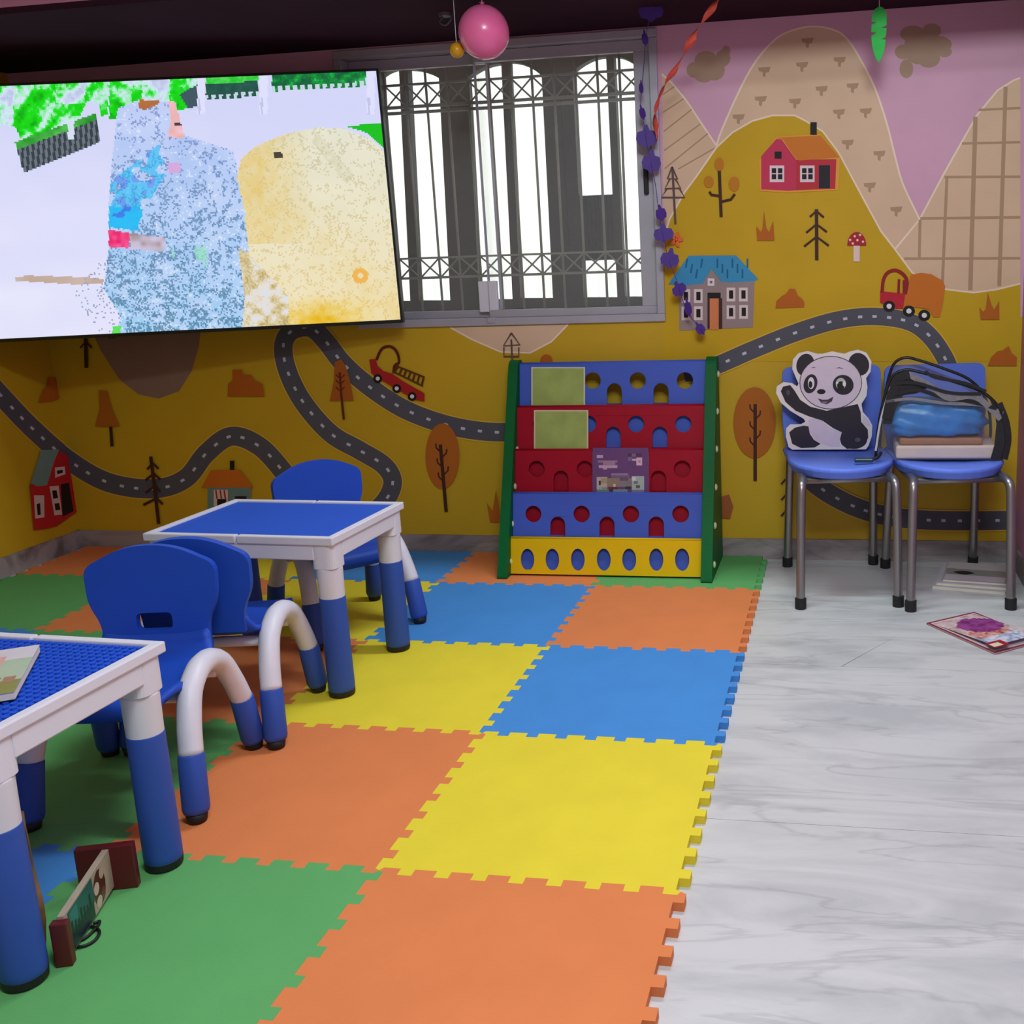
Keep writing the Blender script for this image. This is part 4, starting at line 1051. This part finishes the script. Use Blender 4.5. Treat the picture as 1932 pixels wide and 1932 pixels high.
rack_book('picture_book', 'pale green book in the top blue tier of the rack', 4, 1004, 1105, 693, 764, GB, None, pr_g(1004, 1105, 693, 764, (206, 212, 190)))
rack_book('picture_book', 'pale green book in the upper red tier of the rack', 3, 1009, 1111, 774, 847, GB, None, pr_g(1009, 1111, 774, 847, (226, 202, 172)))
X0, Y0, SS = 1100, 840, 12.88
pr_p = [(1120, 845, 1224, 935, (110, 70, 124))]
for x0, y0, x1, y1, c in ((350, 240, 500, 310, (206, 170, 200)), (380, 370, 850, 420, (160, 128, 160)), (500, 380, 800, 480, (172, 136, 158)), (400, 485, 850, 555, (206, 170, 200)), (500, 540, 600, 590, (216, 160, 190)), (1100, 200, 1440, 280, (86, 56, 92)), (1200, 205, 1300, 280, (136, 112, 140)), (1110, 290, 1200, 380, (136, 112, 146)), (1210, 330, 1310, 380, (214, 184, 206)), (1310, 300, 1450, 490, (226, 190, 204)), (1360, 370, 1410, 420, (180, 130, 150)),
                          (700, 680, 1110, 730, (158, 132, 168)), (700, 730, 1150, 800, (126, 100, 134)), (350, 770, 610, 1080, (196, 184, 172)), (400, 860, 450, 970, (70, 46, 66)), (450, 800, 600, 930, (180, 160, 120)), (600, 800, 870, 1010, (156, 134, 110)), (750, 940, 810, 1010, (230, 196, 180)), (650, 1020, 850, 1070, (110, 50, 40)), (650, 1070, 750, 1110, (50, 44, 66)), (400, 1010, 480, 1070, (170, 180, 190)), (480, 1020, 610, 1070, (150, 160, 120)), (350, 1075, 650, 1180, (110, 140, 140)), (750, 1070, 1100, 1180, (120, 150, 160)),
                          (870, 800, 1190, 1010, (150, 130, 134)), (910, 780, 1120, 860, (110, 92, 112)), (1050, 1000, 1190, 1060, (50, 56, 62)), (1000, 880, 1180, 960, (132, 132, 134)), (1200, 750, 1500, 1120, (176, 190, 186)), (1200, 770, 1300, 860, (226, 222, 220)), (1250, 870, 1350, 940, (120, 136, 126)), (1300, 970, 1400, 1040, (96, 104, 80)), (1200, 1080, 1500, 1180, (136, 130, 156))):
    pr_p.append((X0 + x0 / SS, Y0 + y0 / SS, X0 + x1 / SS, Y0 + y1 / SS, c))
rack_book('activity_book', 'purple activity book in the lower red tier of the rack', 2, 1119, 1225, 852, 932, mat('purple_cover', (110, 70, 124), .4), None, pr_p)

# ------------------------------------------------------------------ magazines on the marble floor
def magazine(name, label, cat, c, ang, w, d, h, cover, cells=None, z=0.0, group=None):
    t = thing(name, label, cat, (c[0], c[1], z), ang, group)
    mk('page_block', box(-w / 2 + .001, w / 2 - .002, -d / 2 + .002, d / 2 - .002, .0008, h - .0008), mat('paper', (232, 226, 210), .8), t)
    mk('cover', join(box(-w / 2, w / 2, -d / 2, d / 2, h - .0008, h), box(-w / 2, w / 2, -d / 2, d / 2, 0, .0008), box(-w / 2 - .0006, -w / 2, -d / 2, d / 2, 0, h)), cover, t)
    if cells:
        Vv, Ff, Cc = [], [], []
        for i, (x0, y0, x1, y1, col) in enumerate(cells):
            e = h + .0002 + i * .00004; n_ = len(Vv)
            Vv += [(-w / 2 + w * a, -d / 2 + d * b_, e) for a, b_ in ((x0, y0), (x1, y0), (x1, y1), (x0, y1))]; Ff.append((n_, n_ + 1, n_ + 2, n_ + 3)); Cc.append(lin(col))
        mk('cover_print', (Vv, Ff), PRINT, t, cols=Cc)
    return t
rc = random.Random(11)
cells = [(0, 0, 1, 1, (150, 50, 78)), (.03, .04, .97, .96, (226, 206, 210))]
NI, NJ = 24, 16
for i in range(NI):
    for j in range(NJ):
        x, y = .05 + i * .9 / NI, .06 + j * .88 / NJ
        k = .6 * vn(i * 10, j * 10, 22) + .4 * rc.random()
        if math.hypot((x - .36) / .24, (y - .56) / .36) < 1: col = pick(k, [(0, (104, 30, 92)), (.5, (150, 62, 140)), (1, (176, 96, 160))])
        elif .45 < x < .72 and .1 < y < .75: col = pick(k, [(0, (130, 40, 50)), (.4, (206, 120, 104)), (.7, (232, 190, 180)), (1, (240, 226, 226))])
        elif x > .62 and y < .8: col = pick(k, [(0, (112, 134, 172)), (.45, (176, 186, 214)), (.6, (226, 224, 240)), (1, (232, 230, 244))])
        else: col = pick(k, [(0, (150, 108, 108)), (.35, (206, 176, 174)), (1, (234, 218, 216))])
        cells.append((x, y, x + .9 / NI, y + .88 / NJ, col))
cells += [(.86, .0, 1, .30, (170, 24, 50)), (.9, .02, .98, .2, (236, 226, 190))]
magazine('magazine', 'purple and pink magazine lying open-faced on the marble', 'magazine', (.735, 1.463), math.radians(-54), .30, .20, .006, mat('crimson_cover', (146, 44, 74), .4), cells)
m1 = magazine('magazine', 'grey-white magazine at the bottom of the pile under chairs', 'magazine', (.762, 1.985), math.radians(-13), .25, .24, .013, mat('pale_cover', (205, 196, 204), .45), None, 0.0, 'magazines piled under the chairs')
m2 = magazine('magazine', 'pale magazine in the middle of the pile under chairs', 'magazine', (.772, 1.988), math.radians(-11), .25, .235, .011, mat('pale_cover', (205, 196, 204), .45), None, .0135, 'magazines piled under the chairs')
m3 = magazine('magazine', 'topmost magazine of the pile, black oval on its cover', 'magazine', (.785, 1.995), math.radians(-10), .235, .225, .009, mat('grey_cover', (176, 172, 172), .45),
              [(.02, .02, .98, .30, (214, 200, 210)), (.02, .30, .98, .62, (150, 150, 146)), (.02, .62, .98, .98, (205, 196, 196)), (.90, 0, 1, 1, (150, 56, 84))] + [(.12 + .03 * i, .42 - .10 * math.sin(math.pi * (i + .5) / 11), .15 + .03 * i, .42 + .10 * math.sin(math.pi * (i + .5) / 11), (36, 30, 34)) for i in range(11)], .025, 'magazines piled under the chairs')

# ------------------------------------------------------------------ picture book on the studded table
tp = thing('picture_book', 'green and pink picture book lying on the studded table', 'book', (-1.265, -.135, MAT + .462), 0)
def tbp(u, v): P = onfloor(u, v, MAT + .462 + .014); return (P.x, P.y)
qa = [tbp(75, 1216), tbp(27, 1305)]
dx = Vector((qa[1][0] - qa[0][0], qa[1][1] - qa[0][1])); ddir = dx.normalized(); pdir = Vector((ddir.y, -ddir.x))
if pdir.x > 0: pdir = -pdir
base0 = Vector(qa[0]); Wb = .21
frb = (Vector((base0.x, base0.y, MAT + .462 + .014)), Vector((ddir.x, ddir.y, 0)), Vector((pdir.x, pdir.y, 0)), Vector((0, 0, 1)))
Lb = dx.length
if frb[1].cross(frb[2]).z < 0:
    frb = (frb[0], frb[2], frb[1], frb[3]); dims = (Wb, Lb)
else: dims = (Lb, Wb)
mk('page_block', prism([(.001, .001), (dims[0] - .001, .001), (dims[0] - .001, dims[1] - .001), (.001, dims[1] - .001)], [], .0135, (frb[0] - Vector((0, 0, .001)), *frb[1:])), mat('paper', (232, 226, 210), .8), tp, world=True)
mk('cover', prism([(0, 0), (dims[0], 0), (dims[0], dims[1]), (0, dims[1])], [], .001, frb), mat('mint_cover', (176, 196, 168), .45), tp, world=True)
mk('back_cover', prism([(0, 0), (dims[0], 0), (dims[0], dims[1]), (0, dims[1])], [], .001, (frb[0] - Vector((0, 0, .0142 - .0008)), *frb[1:])), mat('dark_green_cover', (30, 60, 40), .45), tp, world=True)
Vv, Ff, Cc = [], [], []
def tcell(l0, l1, w0, w1, col, lev):
    z = MAT + .462 + .0142 + lev * .00005
    pts = []
    for l, w in ((l0, w0), (l1, w0), (l1, w1), (l0, w1)):
        p = base0 + ddir * (l * Lb) + pdir * (w * Wb); pts.append((p.x, p.y, z))
    a = (Vector(pts[1]) - Vector(pts[0])).cross(Vector(pts[2]) - Vector(pts[1]))
    if a.z < 0: pts.reverse()
    n_ = len(Vv); Vv.extend(pts); Ff.append((n_, n_ + 1, n_ + 2, n_ + 3)); Cc.append(lin(col))
tcell(.0, .28, 0, 1, (216, 210, 216), 0); tcell(.74, 1, 0, 1, (140, 140, 70), 0)
for i in range(8):
    tcell(.18 + .04 * (i % 3), .40 + .03 * (i % 2), .22 + i * .09, .30 + i * .09, ((222, 170, 160), (196, 140, 122), (230, 200, 200), (180, 150, 160))[i % 4], 1)
    tcell(.66, .78, .05 + i * .11, .14 + i * .11, ((170, 126, 104), (150, 110, 90), (196, 170, 140))[i % 3], 1)
mk('cover_print', (Vv, Ff), PRINT, tp, cols=Cc, world=True)

# ------------------------------------------------------------------ wooden toy under the studded table
WOODL, MAROON = mat('pale_wood', (176, 160, 140), .6, var=.12, vscale=20), mat('maroon_wood', (92, 18, 26), .45, var=.12, vscale=10)
toy = thing('wooden_toy', 'wooden plank toy with maroon ends beneath the studded table', 'toy', (-1.06, -.235, MAT))
a, b_ = Vector((-1.018, -.320, 0)), Vector((-1.086, -.120, 0)); d = (b_ - a).normalized(); nn = Vector((d.y, -d.x, 0)); L = (b_ - a).length
if nn.x < 0: nn = -nn
o3 = Vector((a.x, a.y, MAT))
plk = mk('plank', prism([(0, .008), (L, .008), (L, .088), (0, .088)], [], .012, (o3, d, Vector((0, 0, 1)), nn)), WOODL, toy, world=True, bevel=.0015)
Vv, Ff, Cc = [], [], []
def tc2(x0, x1, z0, z1, col, lev=1, ell=False):
    pts = ellipse((x0 + x1) / 2, (z0 + z1) / 2, (x1 - x0) / 2, (z1 - z0) / 2, 12) if ell else [(x0, z0), (x1, z0), (x1, z1), (x0, z1)]
    P = [o3 + d * p[0] + Vector((0, 0, p[1])) + nn * (.0003 + lev * .0001) for p in pts]
    n_ = len(Vv); Vv.extend(P); Ff.append(tuple(range(n_, n_ + len(P)))); Cc.append(lin(col))
tc2(.012, .12, .036, .084, (36, 92, 92), 0); tc2(.012, .115, .010, .042, (30, 40, 56), 1); tc2(.02, .05, .05, .08, (50, 120, 120), 1)
for i in range(7): tc2(.02 + i * .013, .027 + i * .013, .03, .062 - (i % 3) * .006, (18, 24, 34), 2)
tc2(.12, .175, .012, .082, (84, 42, 34), 1, True); tc2(.122, .146, .04, .064, (214, 186, 172), 2, True); tc2(.152, .174, .056, .08, (196, 168, 146), 2, True); tc2(.126, .152, .012, .034, (214, 186, 172), 2, True); tc2(.152, .170, .018, .04, (120, 76, 62), 2, True)
mk('painted_print', (Vv, Ff), PRINT, plk, cols=Cc, world=True)
for c0, w, xo in ((a, .028, .0), (b_, .105, .004)):
    cc = c0 + d * (-.006 if c0 is a else .006) - nn * (.006 + xo)
    Mx = Matrix(((nn.x, d.x, 0), (nn.y, d.y, 0), (0, 0, 1))).to_4x4()
    mk('end_block', xform(rbox(-w / 2, w / 2, -.009, .009, 0, .092 if w > .06 else .082, .002), Matrix.Translation(cc + Vector((0, 0, MAT))) @ Mx), MAROON, toy, world=True)
cp = [onfloor(u, v, MAT + .004) for u, v in ((128, 1778), (150, 1786), (176, 1776), (188, 1758), (172, 1748), (150, 1760), (140, 1775), (160, 1770), (182, 1750), (188, 1738), (176, 1742))]
tag(mk('black_cord', tube(catmull(cp, 5), .0028, 6), PIPE, smooth=True), 'thin black cord looped beside the wooden toy', 'cord')
# brown wrapping scrap standing behind the near table leg
sp_ = [Vector((-1.105, -.335, 0)) + Vector((.004 * math.sin(k * 1.3) - .0009 * k, .012 * math.sin(k * .9), .0)) for k in range(9)]
V, Fa = [], []
for k in range(9):
    z = MAT + .001 + k * .034
    for i in range(7):
        x = -1.124 + i * .009 + .005 * math.sin(k * 1.1 + i); y = -.310 + .008 * math.sin(i * 1.9 + k * .7)
        V.append((x, y, z))
for k in range(8):
    for i in range(6): q = k * 7 + i; Fa.append((q, q + 1, q + 8, q + 7))
scrap = tag(mk('paper_scrap', (V, Fa), mat('brown_paper', (126, 96, 62), .8, var=.4, vscale=18), smooth=True), 'crumpled brown paper strip behind the nearest table leg', 'paper')
md = scrap.modifiers.new('thick', 'SOLIDIFY'); md.thickness = .003

# ------------------------------------------------------------------ party decorations under the soffit
def balloon(label, u, v, rpx, y, mt_, name='balloon'):
    P = onwall(u, v, y); r = abs((onwall(u + rpx, v, y) - P).x)
    t = thing(name, label, 'balloon', tuple(P))
    prof_ = []
    for k in range(17):
        a = math.pi * k / 16; z = -math.cos(a) * r * (1.04 if k < 8 else 1.0); prof_.append((max(math.sin(a) * r, .0005), z))
    mk('body', lathe([(x, -z) for x, z in prof_][::-1], 32), mt_, t, smooth=True)
    mk('knot', lathe([(.0008, r + .001), (r * .10, r * .985), (r * .05, r * 1.06), (r * .11, r * 1.12), (r * .02, r * 1.121)][::-1], 12), mt_, t, smooth=True)
    mk('string', tube([(0, 0, r * 1.1), (0, 0, max(ZB - P.z, r * 1.12))], .0012, 6), mat('white_thread', (220, 215, 215), .8), t)
    return P, r
balloon('big pink balloon hanging under the soffit before the window', 913, 62, 46, 1.60, mat('pink_latex', (246, 116, 170), .28, var=.02, coat=.3))
balloon('tiny yellow balloon beside the pink one', 862, 95, 13, 1.60, mat('yellow_latex', (214, 158, 20), .3, var=.02))
P = onfloor(840, 36, ZB - .02)
dc = thing('ceiling_hook', 'small dark grey hook on the soffit left of the pink balloon', 'hook', tuple(P))
mk('plate', lathe([(.020, .008), (.022, .019), (.018, .02)][::1], 16), mat('dark_grey_metal', (86, 80, 88), .4, metal=.4), dc)
mk('ring', tube(catmull([(-.010, 0, .008), (-.018, 0, -.008), (0, 0, -.018), (.016, 0, -.006), (.022, 0, .004)], 5), .004, 8), mat('dark_grey_metal', (86, 80, 88), .4, metal=.4), dc, smooth=True)
# green paper leaf
YLf = 1.96
Pt, Pb = onwall(1659, 12, YLf), onwall(1659, 118, YLf); Hl = Pt.z - Pb.z
lf = thing('paper_leaf', 'bright green paper leaf hanging before the pink hills', 'decoration', (Pt.x, YLf, Pb.z))
hw = .030
lo = [(0, 0), (.008, .012), (.016, .03), (.021, .055), (.022, .070), (.008, .072), (.022, .078), (.025, .105), (.006, .108), (.025, .114), (.024, .150), (.014, .170), (0, .176), (-.014, .170), (-.024, .150), (-.025, .132), (-.008, .128), (-.025, .122), (-.026, .100), (-.008, .095), (-.026, .088), (-.022, .050), (-.014, .024), (-.006, .006)]
lo = [(x, z * Hl / .176) for x, z in lo]
for s, nm in ((-1, 'leaf_half'), (1, 'leaf_half')):
    half = [p for p in lo if p[0] * s >= 0]
    cut = [(max(0, p[0] * s) * s, p[1]) for p in half]
    if s < 0: cut = [(0, Hl)] + [p for p in cut if p[0] < 0] + [(0, 0)]
    ang = s * .30
    mk(nm, prism(cut, [], .0012, ((0, 0, 0), (math.cos(ang), -abs(math.sin(ang)), 0), (0, 0, 1), (s * math.sin(ang) * -s, -math.cos(ang), 0))), mat('green_paper', (52, 200, 84), .6, var=.08, vscale=30), lf)
mk('string', tube([(0, 0, Hl - .002), (0, 0, ZB - Pb.z)], .0012, 6), mat('white_thread', (220, 215, 215), .8), lf)
# purple garland
VIO = mat('purple_paper', (74, 44, 140), .6, var=.08, vscale=30)
YGd = 2.165
gp = [(1228, -6), (1229, 20), (1218, 70), (1215, 120), (1211, 165), (1209, 205), (1215, 235), (1219, 262), (1226, 300), (1236, 345), (1242, 392), (1250, 440), (1262, 490), (1277, 530), (1290, 572), (1305, 600), (1327, 628)]
gar = thing('purple_garland', 'string of purple paper butterflies trailing down beside the window', 'garland', tuple(onwall(1228, 2, YGd)))
yd = [1.93, 1.96] + [YGd] * 15
yd[2] = 2.05
mk('string', tube(catmull([onwall(u, v, y) for (u, v), y in zip(gp, yd)], 4), .0014, 6), VIO, gar, world=True)
def flake(u, v, y, w, h, rot, tw):
    O = onwall(u, v, y)
    wing = [(0, -.5), (.18, -.36), (.42, -.30), (.5, -.05), (.40, .22), (.16, .26), (.08, .5), (-.08, .5), (-.16, .26), (-.40, .22), (-.5, -.05), (-.42, -.30), (-.18, -.36)]
    Aa = Vector((math.cos(tw), math.sin(tw), 0)); Bv = Vector((0, 0, 1)); Nn = Vector((math.sin(tw), -math.cos(tw), 0))
    cr, sr = math.cos(rot), math.sin(rot)
    pts = [((x * w) * cr - (z * h) * sr, (x * w) * sr + (z * h) * cr) for x, z in wing]
    return prism(pts, [], .0015, (O, Aa, Bv, Nn))
for u, v, y, w, h, rot, tw in ((1228, 18, 1.96, .085, .080, 0, .1), (1217, 72, 2.05, .030, .055, .1, .9), (1210, 165, YGd, .026, .050, 0, 1.1), (1212, 212, YGd, .030, .055, .3, .9), (1220, 258, YGd, .080, .085, .05, .2), (1229, 305, YGd, .072, .085, -.1, .3), (1247, 402, YGd, .045, .062, .2, .6), (1252, 440, YGd, .076, .070, .05, .2), (1264, 488, YGd, .072, .078, -.2, .3), (1281, 545, YGd, .060, .060, .5, .5), (1298, 580, YGd, .034, .075, .2, .8), (1321, 620, YGd, .036, .060, .6, .5)):
    mk('paper_butterfly', flake(u, v, y, w, h, rot, tw), VIO, gar, world=True)
# coral twisted streamer
COR = mat('coral_foil', (240, 96, 84), .3, metal=.25, var=.1, vscale=40)
cs = [(1366, -14), (1352, 4), (1330, 36), (1312, 62), (1298, 90), (1280, 120), (1262, 150), (1246, 178), (1238, 205), (1237, 235), (1240, 262)]
yc = [1.72, 1.75, 1.80, 1.86, 1.90, 1.95, 2.0, 2.05, 2.1, 2.13, 2.15]
C3 = catmull([onwall(u, v, y) for (u, v), y in zip(cs, yc)], 10)
V, Fa = [], []
for i, p in enumerate(C3):
    a = i * .17; wv_ = .0165 * (.25 + .75 * abs(math.sin(i * .13)) ** 1.5)
    sd = Vector((math.cos(a), .4 * math.sin(a), .5 * math.sin(a))) * wv_
    V += [p + sd, p - sd]
for i in range(len(C3) - 1): Fa.append((2 * i, 2 * i + 1, 2 * i + 3, 2 * i + 2))
st_ = tag(mk('coral_streamer', (V, Fa), COR, smooth=True), 'twisted coral foil streamer slanting from the soffit to the window edge', 'streamer')
md = st_.modifiers.new('thick', 'SOLIDIFY'); md.thickness = .0008
for lab, u, v, w in (('small orange paper flower beside the purple garland', 1276, 452, .05),):
    P = onwall(u, v, YW - .012)
    fl = thing('paper_flower', lab, 'decoration', tuple(P))
    OR = mat('orange_paper', (242, 110, 40), .6)
    for k in range(5):
        a = 2 * math.pi * k / 5
        mk('petal', prism(ellipse(.014 * math.cos(a), .016 * math.sin(a), .013, .008, 12, rot=a), [], .0012, ((0, 0, 0), (1, 0, 0), (0, 0, 1), (0, -1, 0))), OR, fl)
    mk('centre', lathe([(.006, -.003), (.005, .003)], 12), OR, fl)
